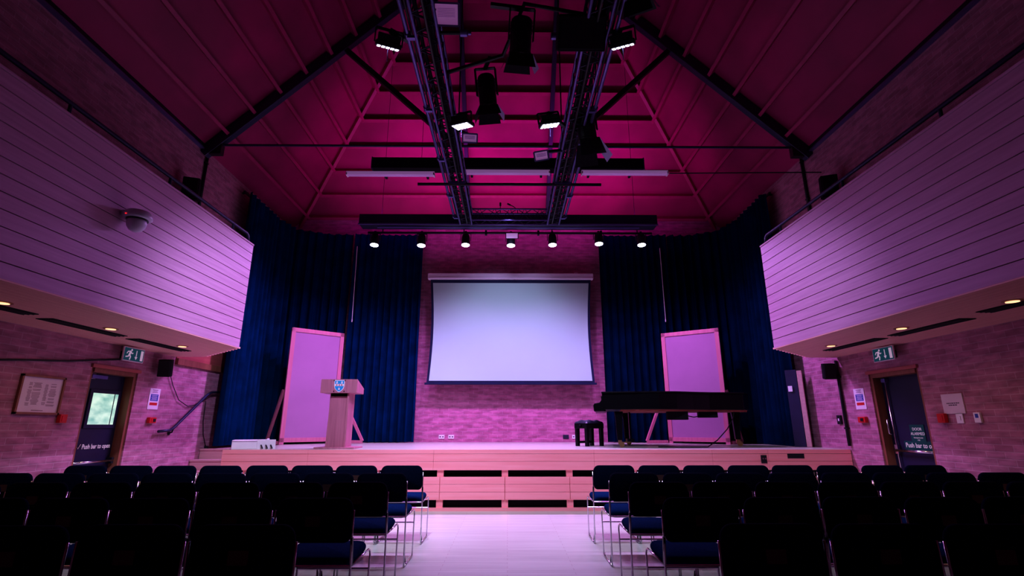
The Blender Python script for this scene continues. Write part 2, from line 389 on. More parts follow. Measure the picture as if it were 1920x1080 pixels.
# soffit downlights and slots
names = {-1: 'left', 1: 'right'}
order = ['nearest the stage', 'second from the stage', 'third from the stage']
for s, pts in ((-1, ((342, 649), (208, 616), (5, 567))), (1, ((1558, 648), (1690, 615), (1898, 564)))):
    for i, (px, py) in enumerate(pts):
        p = atZ(px, py, ZB0 - .012)
        t = thing('downlight', 'small warm round downlight under the %s balcony, %s' % (names[s], order[i]), 'ceiling light', p, 0, 'balcony downlights')
        MB().lathe([(.055, -.008), (.075, -.006), (.075, .0)], Matrix.Translation(p), 24).build('trim_ring', 'brass', t)
        MB().lathe([(.05, -.0125), (.05, -.008)], Matrix.Translation(p), 24).build('lamp', 'warm', t)
for s, pts in ((-1, ((355, 658, 240, 635), (230, 630, 78, 597), (60, 589, -60, 563))), (1, ((1547, 657, 1660, 634), (1667, 629, 1826, 597), (1840, 585, 1975, 556)))):
    for i, (ax, ay, bx_, by) in enumerate(pts):
        p = atZ(ax, ay, ZB0 - .014); q = atZ(bx_, by, ZB0 - .014); x = (p.x + q.x) / 2
        y0, y1 = sorted((p.y, q.y))
        t = thing('air_slot', 'long black air slot let into the %s balcony underside, %s' % (names[s], order[i]), 'vent', (x, (y0 + y1) / 2, ZB0 - .014), 0, 'balcony air slots')
        MB().box(x - .09, x + .09, y0, y1, ZB0 - .02, ZB0 - .0125).build('slot', 'black_matte', t)
        b = MB()
        for dx in (-.05, 0, .05): b.box(x + dx - .006, x + dx + .006, y0 + .01, y1 - .01, ZB0 - .026, ZB0 - .02)
        b.build('louvre', 'black', t)

# ------------------------------------------------------------------ doors
REC = .14
def door(s, idx, d0, d1):
    xd = s * (XW + REC)
    d = thing('door_%d' % idx, '', '', (xd, (d0 + d1) / 2, 0)); del d['label']; del d['category']; struct(d)
    MB().box(*sorted((xd, xd + s * .05)), d0 + .05, d1 - .05, 0.01, 1.93).build('door_leaf', 'door_blue', d)
    fb = MB(); xa, xb = sorted((s * (XW - .0), s * (XW + .30)))
    fb.box(xa + (.02 if s > 0 else 0), xb - (.02 if s < 0 else 0), d1 - .05, d1 - .001, 0, 1.99)
    fb.box(xa + (.02 if s > 0 else 0), xb - (.02 if s < 0 else 0), d0 + .001, d0 + .05, 0, 1.99)
    fb.box(xa, xb, d0 + .05, d1 - .05, 1.93, 1.985)
    fb.build('door_frame', 'door_wood', d)
    MB().box(*sorted((s * (XW + .3), s * (XW + .33))), d0, d1, 0, 1.99).build('door_back', 'void', d)
    MB().box(*sorted((s * XW, s * (XW - .03))), d0 - .02, d1 + .02, 1.985, 2.03).build('lintel', 'red_wood', d)
    return d, xd
dl, xdl = door(-1, 1, *DL); dr, xdr = door(1, 2, *DR)
def on_door(s, px, py): return atX(px, py, s * (XW + REC))
# left door: window, sign, push bar, closer
p0 = on_door(-1, 172, 737); p1 = on_door(-1, 219, 795)
xo = xdl + .004
pp0 = on_door(-1, 163, 793)
y0, y1 = on_door(-1, 167, 766).y, on_door(-1, 215, 766).y
z0, z1 = on_door(-1, 190, 796).z, on_door(-1, 195, 738).z
MB().box(xo - .01, xo + .012, y0 - .05, y1 + .05, z0 - .05, z1 + .05).build('window_frame', 'door_blue', dl, .004)
MB().box(xo + .006, xo + .0135, y0, y1, z0, z1).build('window_pane', 'daylight', dl)
MB().box(xo + .0135, xo + .016, y1 - .075, y1 - .062, z0, z1).build('glazing_bar', 'door_blue', dl)
def door_sign(s, d, xd, Y, Z, txt, w, h, back, size, mark=False):
    m = frame_m((xd - s * .004, Y, Z), (0, -s, 0), (0, 0, 1))
    if back: pl = MB().prism(rect(w, h), m, .003).build('sign_plate', back, d)
    else: pl = d
    mm = zoff(m, .004)
    for i, (tx, sz, dy) in enumerate(txt): text_part(tx, sz, mm @ Matrix.Translation((0.0, dy, 0)), 'lit_white', pl)
    if mark:
        MB().tube([mm @ Vector((-w / 2 + .02, 0, 0)), mm @ Vector((-w / 2 + .035, -.02, 0)), mm @ Vector((-w / 2 + .07, .03, 0))], .006, 4).build('tick_mark', 'sign_white', pl)
        MB().prism(rect(.004, .07, -w / 2 + .09), mm, .001).build('divider', 'sign_white', pl)
zp = on_door(-1, 178, 837).z
ya, yb = on_door(-1, 153, 837).y, on_door(-1, 205, 836).y
text_part('Push bar to open', .085, frame_m((xdl + .006, (ya + yb) / 2, zp), (0, 1, 0), (0, 0, 1)), 'lit_white', dl, bold=.0015, width=yb - ya)
mm = frame_m((xdl + .008, ya - .05, zp), (0, 1, 0), (0, 0, 1))
MB().tube([mm @ Vector((-.03, 0, 0)), mm @ Vector((-.015, -.022, 0)), mm @ Vector((.02, .035, 0))], .005, 4).build('tick_mark', 'sign_white', dl)
zb = on_door(-1, 190, 864).z
MB().tube([(xdl + .07, DL[0] + .06, zb), (xdl + .07, DL[1] - .08, zb)], .016).build('push_bar', 'chrome', dl, smooth=True)
MB().box(xdl - .0, xdl + .08, DL[1] - .11, DL[1] - .07, zb - .04, zb + .04).build('bar_bracket', 'black', dl, .004)
z = on_door(-1, 183, 706).z
MB().box(xdl + .0, xdl + .006, DL[0] + .07, DL[0] + .26, z - .035, z + .035).build('notice', 'paper', dl)
MB().box(xdl + .0, xdl + .05, DL[0] + .15, DL[0] + .42, 1.86, 1.91).build('door_closer', 'alu', dl, .006)
# right door: alarm sign, push sign, bar, bolt rod
zp = on_door(1, 1728, 836).z; ym = (DR[0] + DR[1]) / 2
ya, yb = on_door(1, 1700, 836).y, on_door(1, 1757, 836).y
yb = ya + (yb - ya) * 16 / 15; yc = (ya + yb) / 2
pl = MB().prism(rect(abs(ya - yb) + .05, .115), frame_m((xdr - .001, yc, zp), (0, -1, 0), (0, 0, 1)), .004).build('sign_plate', 'green', dr)
text_part('Push bar to open', .088, frame_m((xdr - .006, yc, zp), (0, -1, 0), (0, 0, 1)), 'lit_white', pl, bold=.001, width=abs(yb - ya))
za = on_door(1, 1722, 815).z
yd = on_door(1, 1722, 815).y
door_sign(1, dr, xdr, yd, za + .01, [('DOOR', .055, .06), ('ALARMED', .055, .0), ('Emergency use', .026, -.05), ('only', .026, -.08)], .25, .24, 'green', 0)
zb = on_door(1, 1715, 846).z
MB().tube([(xdr - .07, DR[0] + .06, zb), (xdr - .07, DR[1] - .14, zb)], .018).build('push_bar', 'chrome', dr, smooth=True)
MB().tube([(xdr - .03, DR[1] - .16, 0.03), (xdr - .03, DR[1] - .16, 1.9)], .011).build('bolt_rod', 'chrome', dr, smooth=True)
MB().tube([(xdr - .02, DR[1] - .13, 1.12), (xdr - .08, DR[1] - .13, 1.14), (xdr - .08, DR[1] - .13, 1.33), (xdr - .02, DR[1] - .13, 1.35)], .01).build('pull_handle', 'chrome', dr, smooth=True)
MB().box(xdr - .06, xdr, DR[1] - .2, DR[1] - .12, 1.86, 1.91).build('bolt_head', 'alu', dr, .004)
MB().box(xdr - .05, xdr, DR[1] - .19, DR[1] - .13, zb - .05, zb + .08).build('bar_bracket', 'chrome', dr, .004)

# ------------------------------------------------------------------ things on the side walls
def wall_span(s, x0, y0, x1, y1, off=0.0):     # two pixels on the wall -> centre Y, Z, width, height
    a = atX(x0, y0, s * (XW - off)); c = atX(x1, y1, s * (XW - off))
    return (a.y + c.y) / 2, (a.z + c.z) / 2, abs(a.y - c.y), abs(a.z - c.z)
def exit_sign(s, label):
    off = .16
    Y, Z, w, h = wall_span(s, *((231, 664, 271, 667) if s < 0 else (1637, 666, 1675, 662)), off)
    m = wall_frame(s, Y, Z, off); w, h = 0.40, 0.19
    t = thing('exit_sign', label, 'sign', (s * (XW - off), Y, Z), 0, 'green exit signs')
    MB().prism(rect(w, h), zoff(m, -.02), .02).build('sign_box', 'sign_white', t)
    MB().prism(rect(w - .02, h - .02), m, .002).build('green_face', 'lit_green', t)
    MB().prism(rect(.05, h * .74, w * .37), zoff(m, .002), .002).build('door_symbol', 'lit_white', t)
    b = MB(); mm = zoff(m, .002); b.prism(rect(.014, .085, .04, .02), mm, .002); b.prism([(.012, -.025), (.04, -.065), (.068, -.025)], mm, .002); b.build('arrow_symbol', 'lit_white', t)
    b = MB(); ox = -.095
    def limb(p, q, ww):
        p, q = Vector(p), Vector(q); d = (q - p).normalized(); n = Vector((-d.y, d.x)) * ww / 2
        b.prism([tuple(p + n), tuple(q + n), tuple(q - n), tuple(p - n)], mm, .002)
    b.prism(disc(.015, ox + .035, .06), mm, .002)
    for p, q, ww in (((.02, .045), (0, -.01), .034), ((.0, -.005), (.03, -.035), .02), ((.03, -.03), (.015, -.075), .018), ((0, -.005), (-.02, -.035), .02), ((-.02, -.032), (-.065, -.04), .017),
                     ((.02, .035), (.05, .01), .014), ((.05, .012), (.07, .022), .013), ((.015, .04), (-.03, .035), .014), ((-.03, .038), (-.05, .005), .013)):
        limb((p[0] + ox, p[1]), (q[0] + ox, q[1]), ww)
    b.build('running_figure_symbol', 'lit_white', t)
    ms = wall_frame(s, Y, Z)
    MB().prism(rect(.1, .1, 0, 0), ms, off - .02).build('wall_bracket', 'black', t)
exit_sign(-1, 'green exit sign with running figure above the left door')
exit_sign(1, 'green exit sign with running figure above the right door')

# framed list
Y, Z, w, h = wall_span(-1, 30, 739, 114, 741); za = atX(75, 704, -XW).z; zb = atX(65, 777, -XW).z
Z = (za + zb) / 2; h = za - zb
m = wall_frame(-1, Y, Z)
t = thing('framed_notice', 'large framed list of printed columns in a dark frame on the left wall', 'picture', (-XW, Y, Z))
b = MB(); fw = .022
for r_ in (rect(w, fw, 0, h / 2 - fw / 2), rect(w, fw, 0, -h / 2 + fw / 2), rect(fw, h, -w / 2 + fw / 2), rect(fw, h, w / 2 - fw / 2)): b.prism(r_, m, .03)
b.build('frame', 'door_wood', t)
MB().prism(rect(w - 2 * fw, h - 2 * fw), m, .012).build('sheet', 'paper', t)
b = MB(); mm = zoff(m, .012)
for cx, ww in ((-.26, .10), (-.11, .20), (.10, .09), (.26, .2)):
    for i in range(22):
        if random.random() < .12: continue
        b.prism(rect(w * ww * random.uniform(.6, 1), .008, w * cx, h * .3 - i * h * .6 / 22), mm, .0008)
b.prism(rect(w * .26, .012, 0, -h * .40), mm, .0008)
b.build('printed_lines', 'ink_soft', t)

def alarm_box(s, px, py, w, h, label, kind='alarm_sounder', extra=None):
    p = atX(px, py, s * XW); m = wall_frame(s, p.y, p.z)
    t = thing(kind, label, 'fire alarm', (s * XW, p.y, p.z))
    MB().prism(rect(w, h), m, .05).build('housing', 'red', t, .006)
    MB().prism(rect(w * .6, h * .6), zoff(m, .05), .006).build('cover', 'red', t, .002)
    if extra: MB().prism(rect(w * .35, h * .5, w * .12), zoff(m, .056), .004).build('glass_panel', 'black', t)
alarm_box(-1, 112, 785, .10, .10, 'small red alarm box beside the framed list, left wall')
alarm_box(-1, 281, 788, .15, .085, 'red fire call point right of the left door, under a notice', 'call_point', 1)
alarm_box(1, 1621, 787, .16, .085, 'red fire call point left of the right door, under a notice', 'call_point', 1)
alarm_box(1, 1771, 784, .11, .11, 'small red alarm box under white notice, right wall')

def fire_notice(s, px, py, label):
    p = atX(px, py, s * XW); m = wall_frame(s, p.y, p.z); w, h = .235, .31
    t = thing('fire_notice', label, 'notice', (s * XW, p.y, p.z), 0, 'fire action notices')
    MB().prism(rect(w, h), m, .008).build('sheet', 'sign_white', t)
    mm = zoff(m, .008)
    MB().prism(rect(w * .72, h * .32, 0, h * .06), mm, .001).build('blue_panel', 'sign_blue', t)
    MB().prism(rect(w * .72, h * .13, 0, -h * .24), mm, .001).build('red_panel', 'red', t)
    b = MB()
    for i in range(3): b.prism(rect(w * (.5 - .1 * (i % 2)), .01, 0, h * (.43 - .06 * i)), mm, .001)
    b.build('printed_lines', 'ink_soft', t)
    b = MB()
    for i in range(5): b.prism(rect(w * (.55 - .08 * (i % 2)), .006, 0, h * (.17 - .055 * i)), zoff(mm, .001), .001)
    b.build('white_lines', 'sign_white', t)
fire_notice(-1, 288, 748, 'blue and red fire notice on brick right of the left door')
fire_notice(1, 1613, 748, 'blue and red fire notice on brick left of the right door')

p = atX(1788, 757, XW); m = wall_frame(1, p.y, p.z)
t = thing('wall_notice', 'white landscape notice with two printed lines, right wall', 'notice', (XW, p.y, p.z))
MB().prism(rect(.30, .235), m, .012).build('holder', 'paper', t)
b = MB(); mm = zoff(m, .012)
xx = -.085
for dy, n in ((.006, 5), (-.016, 4)):
    xx = -.085 if dy > 0 else -.06
    while xx < (.085 if dy > 0 else .06):
        ww = random.uniform(.012, .03); b.prism(rect(ww, .011, xx + ww / 2, dy), mm, .0008); xx += ww + .006
b.build('printed_lines', 'ink', t)
p = atX(1801, 784, XW); m = wall_frame(1, p.y, p.z)
t = thing('wall_switch', 'white blank switch plate under the white notice', 'switch', (XW, p.y, p.z))
MB().prism(rect(.095, .12), m, .012).build('plate', 'sign_white', t, .003); MB().prism(rect(.03, .05), zoff(m, .012), .006).build('rocker', 'sign_white', t)
p = atX(1836, 783, XW); m = wall_frame(1, p.y, p.z)
t = thing('thermostat', 'white wall controller with small dark display, right wall', 'controller', (XW, p.y, p.z))
MB().prism(rect(.085, .115), m, .025).build('case', 'sign_white', t, .004); MB().prism(rect(.04, .045, 0, .02), zoff(m, .025), .002).build('display', 'sign_blue', t)

# wall speakers
def speaker(s, px, py, w, h, off, label, tilt=0.0, kind='wall_speaker'):
    p = atX(px, py, s * (XW - off))
    t = thing(kind, label, 'speaker', p)
    m = Matrix.Translation(p) @ Matrix.Rotation(s * R(-20), 4, 'Z') @ Matrix.Rotation(R(8), 4, 'X')
    MB().prism([(-w / 2, .03), (-w * .3, .07), (w * .3, .07), (w / 2, .03), (w / 2, -.12), (-w / 2, -.12)], m @ Matrix.Translation((0, 0, -h / 2)), h).build('cabinet', 'black_matte', t, .012)
    MB().box(-w * .44, w * .44, -.135, -.12, -h * .44, h * .44, m).build('grille', 'black', t, .004)
    MB().bar(m @ Vector((0, .05, 0)), (s * (XW - .01), p.y + .05, p.z), .04).build('bracket', 'black', t)
    return t, p
spk, sp = speaker(-1, 312, 690, .17, .26, .14, 'black wall speaker with looped cable on left wall by the steps')
speaker(1, 1553, 696, .18, .25, .14, 'black wall speaker beside dark conduit on right wall')
speaker(-1, 360, 356, .24, .36, .2, 'black loudspeaker on upper left wall behind balcony rail')
speaker(1, 1553, 352, .24, .36, .2, 'black loudspeaker on upper right wall behind balcony rail')
tb = [atX(x, y, -XW + .03) for x, y in ((320, 705), (324, 722), (335, 750), (352, 762), (366, 759), (384, 745))]
MB().tube(tb, .006, 6).build('cable', 'black', spk, smooth=True)
# hand rail by the steps
pts = [atX(x, y, -XW + .07) for x, y in ((297, 809), (318, 807), (326, 802), (388, 741), (396, 736), (411, 735))]
t = thing('handrail', 'short sloping black handrail on the left wall above the stage steps', 'handrail', pts[0])
MB().tube(pts, .022, 10).build('rail', 'steel', t, smooth=True)
for k in (2, 3):
    MB().tube([pts[k], pts[k] + Vector((-.02, 0, -.07)), (-XW, pts[k].y, pts[k].z - .08)], .012).build('bracket', 'black', t)
    MB().prism(disc(.035), wall_frame(-1, pts[k].y, pts[k].z - .08), .01).build('rosette', 'black', t)
pts = [atX(x, y, -XW + .02) for x, y in ((386, 752), (381, 790), (381, 815), (386, 838))]
t = thing('hanging_plug', 'black cable hanging from the left handrail with a plug on its end', 'cable', pts[0])
MB().tube(pts, .006, 6).build('cable', 'black', t); MB().box(pts[-1].x - .015, pts[-1].x + .03, pts[-1].y - .03, pts[-1].y + .03, pts[-1].z - .05, pts[-1].z + .02).build('plug', 'black', t, .005)
# surface cable and conduits
pts = [atX(x, y, -XW + .012) for x, y in ((-40, 674), (60, 675), (130, 677), (180, 675), (228, 674))]
tag(MB().tube(pts, .012, 6).build('wall_cable', 'black', smooth=True), 'black cable running along the left brick wall above the framed list', 'cable')
def conduit(s, x0, y0, x1, y1, r, label):
    a = atX(x0, y0, s * (XW - .03)); c = atX(x1, y1, s * (XW - .03)); y = (a.y + c.y) / 2
    t = thing('conduit', label, 'pipe', (a.x, y, c.z))
    MB().tube([(a.x, y, a.z), (a.x, y, c.z)], r, 8).build('pipe', 'black', t, smooth=True)
    for k in (.2, .8): MB().box(*sorted((s * XW, s * (XW - .05))), y - r - .012, y + r + .012, a.z + (c.z - a.z) * k - .012, a.z + (c.z - a.z) * k + .012).build('clip', 'black', t)
conduit(-1, 389, 282, 374, 398, .025, 'black vertical conduit on upper left wall below the roof truss')
conduit(1, 1500, 280, 1517, 398, .025, 'black vertical conduit on upper right wall below the roof truss')
conduit(1, 1567, 676, 1592, 836, .022, 'thick black vertical conduit on right wall beside wall speaker')
p = atX(1576, 787, XW); m = wall_frame(1, p.y, p.z)
t = thing('wall_socket', 'small black switch box on right wall left of the thick conduit', 'switch', (XW, p.y, p.z))
MB().prism(rect(.1, .14), m, .03).build('box', 'black', t, .004); MB().prism(rect(.03, .04), zoff(m, .03), .004).build('button', 'sign_white', t)

# camera dome on the left balcony front
p = atX(234, 408, -XF)
t = thing('dome_camera', 'white dome camera on bracket on the left balcony front', 'camera', p)
m = Matrix.Translation(p + Vector((.13, 0, 0)))
MB().box(p.x, p.x + .14, p.y - .07, p.y + .07, p.z - .005, p.z + .06).build('bracket', 'cam_grey', t, .012)
MB().lathe([(.03, .07), (.10, .06), (.125, .02), (.13, -.01), (.115, -.02), (.0, -.02)], m, 28).build('hood', 'cam_grey', t, smooth=True)
MB().lathe([(.085, -.02), (.088, -.06), (.08, -.10), (.058, -.135), (.025, -.152), (0, -.155)], m, 28).build('dome', 'cam_grey', t, smooth=True)
MB().lathe([(.096, -.021), (.096, -.034)], m, 28).build('shadow_ring', 'black', t)
MB().box(p.x + .10, p.x + .112, p.y - .136, p.y - .120, p.z - .012, p.z - .003).build('indicator', 'led_red', t)

# ------------------------------------------------------------------ projection screen
t = thing('projection_screen', 'white pull-down projection screen with dark border on the stage back wall', 'projection screen', atY(958, 720, 11.55))
YSn = 11.55
a = atY(803, 513, YSn); c = atY(1112, 525, YSn)
MB().box(a.x, c.x, YSn - .07, YSn + .07, c.z, a.z).build('housing', 'white', t, .02)
MB().box(a.x + .02, c.x - .02, YSn - .08, YSn - .06, c.z + .01, c.z + .05).build('housing_lip', 'white', t, .006)
tl, tr, bl, br_ = atY(808, 526, YSn), atY(1108, 526, YSn), atY(799, 719, YSn), atY(1115, 719, YSn)
xl, xr, zt, zb = (tl.x + bl.x) / 2, (tr.x + br_.x) / 2, tl.z + .02, bl.z
def pin(v): return 0.055 * math.sin(PI * v)   # side tension curve
def sheet(mb, x0, x1, z0, z1, y, inset):
    n = 14; L = []; Rr = []
    for i in range(n + 1):
        v = i / n; z = z0 + (z1 - z0) * v
        L.append(mb.bm.verts.new((x0 + pin(v), y, z))); Rr.append(mb.bm.verts.new((x1 - pin(v), y, z)))
    for i in range(n): mb.bm.faces.new((L[i], Rr[i], Rr[i + 1], L[i + 1]))
    return mb
sheet(MB(), xl, xr, zb, zt, YSn, 0).build('border', 'screen_edge', t)
sheet(MB(), xl + .055, xr - .055, zb + .06, zt - .08, YSn - .004, 0).build('fabric', 'screen', t)
MB().box(xl - .04, xr + .04, YSn - .02, YSn + .02, zb - .025, zb + .02).build('bottom_bar', 'screen_edge', t, .006)
for fx in (860, 1080):
    q = atY(fx, 513, YSn); MB().box(q.x - .04, q.x + .04, YSn, YB - .012, q.z - .02, q.z + .03).build('bracket', 'white', t)

# socket plates on the back wall
for px, lab in ((828, 'white socket plate low on back wall, left of its twin'), (846, 'white socket plate low on back wall, right of its twin'), (1061, 'dark socket plate low on back wall beside the piano stool'), (1078, 'white socket plate low on back wall partly behind the piano stool')):
    p = atY(px, 819, YB); m = frame_m((p.x, YB, p.z), (1, 0, 0), (0, 0, 1))
    t = thing('wall_socket', lab, 'socket', (p.x, YB, p.z))
    MB().prism(rect(.13, .085), m, .012).build('plate', 'alu_dark' if 'dark' in lab else 'white', t, .003)
    MB().prism(rect(.03, .02, -.03), zoff(m, .012), .002).build('outlet', 'ink', t); MB().prism(rect(.03, .02, .03), zoff(m, .012), .002).build('outlet', 'ink', t)

# ------------------------------------------------------------------ curtains
def curtain(path, z0, z1, label, amp=.085, wl_=.2, mat='velvet'):
    pts = [Vector((*p, 0)) for p in path]; seg = [(b_ - a_).length for a_, b_ in zip(pts, pts[1:])]; L = sum(seg)
    n = int(L / .018); b = MB(); top = []; mid = []; bot = []
    ph = random.random() * 6
    for i in range(n + 1):
        d = L * i / n; k = 0; r = d
        while k < len(seg) - 1 and r > seg[k]: r -= seg[k]; k += 1
        tdir = (pts[k + 1] - pts[k]).normalized(); p = pts[k] + tdir * r; nn = Vector((-tdir.y, tdir.x, 0))
        w = 1 + .25 * math.sin(d * 2.1 + ph)
        f = math.sin(2 * PI * d / wl_ + 1.3 * math.sin(d * 1.7 + ph)) * amp * w + .3 * amp * math.sin(2 * PI * d / (wl_ * .43) + ph)
        q0 = p + nn * f; q1 = p + nn * f * .55
        row = []
        for v in (0, .35, .75, 1):
            q = q0.lerp(q1, v); row.append(b.bm.verts.new((q.x, q.y, z0 + (z1 - z0) * v)))
        if i:
            for k2 in range(3): b.bm.faces.new((prev[k2], row[k2], row[k2 + 1], prev[k2 + 1]))
        prev = row
    o = b.build('stage_curtain', mat, smooth=True)
    return tag(o, label, 'curtain', 'dark blue stage curtains')
CZ1 = 5.75
curtain([(-5.13, 9.28), (-5.17, 10.6), (-5.0, 11.3), (-4.3, 11.62), (-3.75, 11.62)], SZ + .015, CZ1, 'blue pleated curtain on the far left of the stage, behind the left display board')
curtain([(-3.7, 11.58), (-2.9, 11.66), (-2.06, 11.64)], SZ + .015, CZ1, 'narrow blue pleated curtain just left of the bare brick and screen', .06, .17)
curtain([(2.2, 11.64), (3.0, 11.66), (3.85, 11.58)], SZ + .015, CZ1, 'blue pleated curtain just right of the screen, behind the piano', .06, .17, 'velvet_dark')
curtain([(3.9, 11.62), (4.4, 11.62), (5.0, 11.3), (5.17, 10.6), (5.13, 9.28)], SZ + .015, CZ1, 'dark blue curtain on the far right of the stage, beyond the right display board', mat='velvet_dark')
for x0, y0_, x1, y1_, lab in ((670, 462, 660, 600, 'thin white pull cord hanging before the left stage curtain'), (1237, 465, 1248, 600, 'thin white pull cord hanging before the right stage curtain')):
    a = atY(x0, y0_, 11.4); c = atY(x1, y1_, 11.4)
    t = thing('pull_cord', lab, 'cord', (c.x, 11.4, c.z))
    MB().tube([a, c], .008, 6).build('cord', 'white', t); MB().lathe([(.003, .03), (.014, 0), (.012, -.04), (.004, -.05)], Matrix.Translation(c), 10).build('toggle', 'white', t)
for s, px in ((-1, 462), (1, 1440)):
    p = atX(px, 336, s * (XW - .12))
    t = thing('curtain_rail', 'black bracketed curtain rail along the upper %s wall by the stage' % names[s], 'rail', p)
    MB().box(p.x - .02, p.x + .02, p.y, 11.3, 5.76, 5.80).build('track', 'black', t)
    for y in (p.y + .15, 10.4): MB().bar((p.x, y, 5.81), (s * XW, y, 5.81), .03).build('bracket', 'black', t)
# side stage door leaf standing open on the right
p = atX(1492, 836, 5.05)
t = thing('door_leaf', 'tall narrow dark leaf standing open beside right stage curtain', 'door leaf', (5.12, 9.35, SZ))
p0, p1 = Vector((5.06, 9.22, 0)), Vector((5.3, 9.02, 0))
MB().bar((5.07, 9.3, SZ + .67), (5.2, 9.17, SZ + .67), 0.05, 1.33).build('leaf', 'steel', t)
MB().bar((5.205, 9.165, SZ + .66), (5.26, 9.11, SZ + .66), 0.04, 1.31).build('edge_panel', 'step_wood', t)
m = frame_m((5.1, 9.245, SZ + 1.0), (.13, -.13, 0), (0, 0, 1)); MB().prism(rect(.07, .1), zoff(m, .026) , .004).build('paper_label', 'sign_white', t)

# ------------------------------------------------------------------ display boards
def board(bl_, br2, zt, feet, label, hidden=False):
    bl_, br2 = Vector((*bl_, SZ)), Vector((*br2, SZ)); d = (br2 - bl_); w = d.length; d.normalize()
    t = thing('display_board', label, 'display board', (bl_ + br2) / 2, 0, 'display boards on the stage')
    m = frame_m(bl_, d, (0, 0, 1)); h = zt - SZ; fw = .085
    MB().prism(rect(w - fw, h - fw - .04, w / 2, h / 2), zoff(m, -.012), .024).build('panel', 'board', t)
    for r_ in (rect(w, fw, w / 2, h - fw / 2), rect(w, fw, w / 2, .04 + fw / 2), rect(fw, h, fw / 2, h / 2), rect(fw, h, w - fw / 2, h / 2)):
        MB().prism(r_, zoff(m, -.028), .056).build('frame_rail', 'frame_wood', t, .003)
    for base, f in ((bl_, feet[0]), (br2, feet[1])):
        f = Vector((*f, SZ)); e = base + (base - f).normalized() * -.04
        MB().bar(e + Vector((0, 0, 1.06)), f + Vector((0, 0, .05)), .05, .05).build('brace', 'frame_wood', t)
        MB().bar(e + Vector((0, 0, .035)), f + Vector((0, 0, .035)), .06, .06).build('foot_bar', 'frame_wood', t)
board((-4.50, 10.45), (-3.65, 11.2), 3.23, ((-4.88, 10.75), (-3.04, 11.1)), 'tall mauve framed display board behind the lectern')
bl_, br2 = (3.42, 11.15), (4.42, 10.45)
board(bl_, br2, 3.23, ((2.92, 11.05), (4.78, 10.75)), 'tall mauve framed display board behind the grand piano')

# ------------------------------------------------------------------ lectern
LX, LY = -2.80, 8.72
t = thing('lectern', 'wooden lectern with wide top and blue crest at front of stage', 'lectern', (LX, LY, SZ))
MB().box(LX - .30, LX + .34, LY - .22, LY + .3, SZ, SZ + .025).build('base', 'lectern_wood', t, .004)
MB().prism([(-.165, .0), (.15, .0), (.15, .95), (-.14, .95)], frame_m((LX, LY - .06, SZ + .02), (1, 0, 0), (0, 0, 1)), .03).build('front_panel', 'lectern_wood', t, .003)
MB().box(LX - .16, LX - .13, LY - .06, LY + .2, SZ + .02, SZ + .97).build('side_panel', 'lectern_wood', t)
MB().box(LX + .145, LX + .175, LY - .13, LY + .2, SZ + .02, SZ + .97).build('side_panel', 'lectern_wood', t, .003)
MB().box(LX - .145, LX + .155, LY - .09, LY - .03, SZ + .83, SZ + .97).build('neck_block', 'soffit', t)
b = MB(); b.prism([(-.2, 0), (.22, 0), (.22, .10), (-.2, .225)], frame_m((LX - .285, LY, SZ + .88), (0, 1, 0), (0, 0, 1)), .6)
top = b.build('reading_desk', 'lectern_wood', t, .006)
m = frame_m((LX + .022, LY - .2, SZ + .995), (1, 0, 0), (0, 0, 1))
def shield(sc): return [(-.5 * sc, .55 * sc), (.5 * sc, .55 * sc), (.5 * sc, 0), (.42 * sc, -.28 * sc), (.22 * sc, -.5 * sc), (0, -.62 * sc), (-.22 * sc, -.5 * sc), (-.42 * sc, -.28 * sc), (-.5 * sc, 0)]
cr = MB().prism(shield(.17), m, .006).build('crest', 'sign_white', top)
MB().prism(shield(.148), zoff(m, .006), .003).build('shield_field', 'shield', top)
mm = zoff(m, .009)
b = MB(); b.prism(rect(.148, .036, 0, .012), mm, .002)
for cx, cy in ((-.04, .055), (.04, .055), (0, -.048)):
    b.prism(disc(.013, cx, cy + .006, 8), mm, .002); b.prism(rect(.03, .012, cx, cy - .012), mm, .002)
b.build('crest_charges', 'sign_white', top)
b = MB()
for cx in (-.04, 0, .04): b.prism(disc(.011, cx, .012, 10), zoff(mm, .002), .002)
b.build('crest_roundels', 'red', top)
b = MB()
for cx, cy in ((-.09, .085), (.09, .085), (-.085, -.09), (.085, -.09)): b.prism(disc(.011, cx, cy, 10), m, .006)
b.build('fixing_studs', 'chrome', top)

# white box on stage left corner
p = atY(478, 842, 8.55)
t = thing('stage_box', 'low white box with black leads plugged in, left front corner of stage', 'box', (p.x, 8.62, SZ), R(22))
m = WM[t]
MB().box(-.36, .13, -.16, .2, 0, .14, m).build('case', 'white', t, .008)
MB().box(-.36, .13, -.165, -.155, .115, .125, m).build('lid_seam', 'ink_soft', t)
MB().box(.13, .16, -.17, .21, 0, .155, m).build('end_panel', 'white', t, .004)
q = MB(); q.box(-.0, .27, -.172, -.16, .0, .145, m); q.build('socket_panel', 'white', t, .003)
for i, xx in enumerate((.06, .13, .2)):
    MB().tube([m @ Vector((xx, -.172, .06)), m @ Vector((xx + .01, -.21, .05)), m @ Vector((xx + .03, -.22, .008))], .01, 6).build('plug_lead', 'black', t)

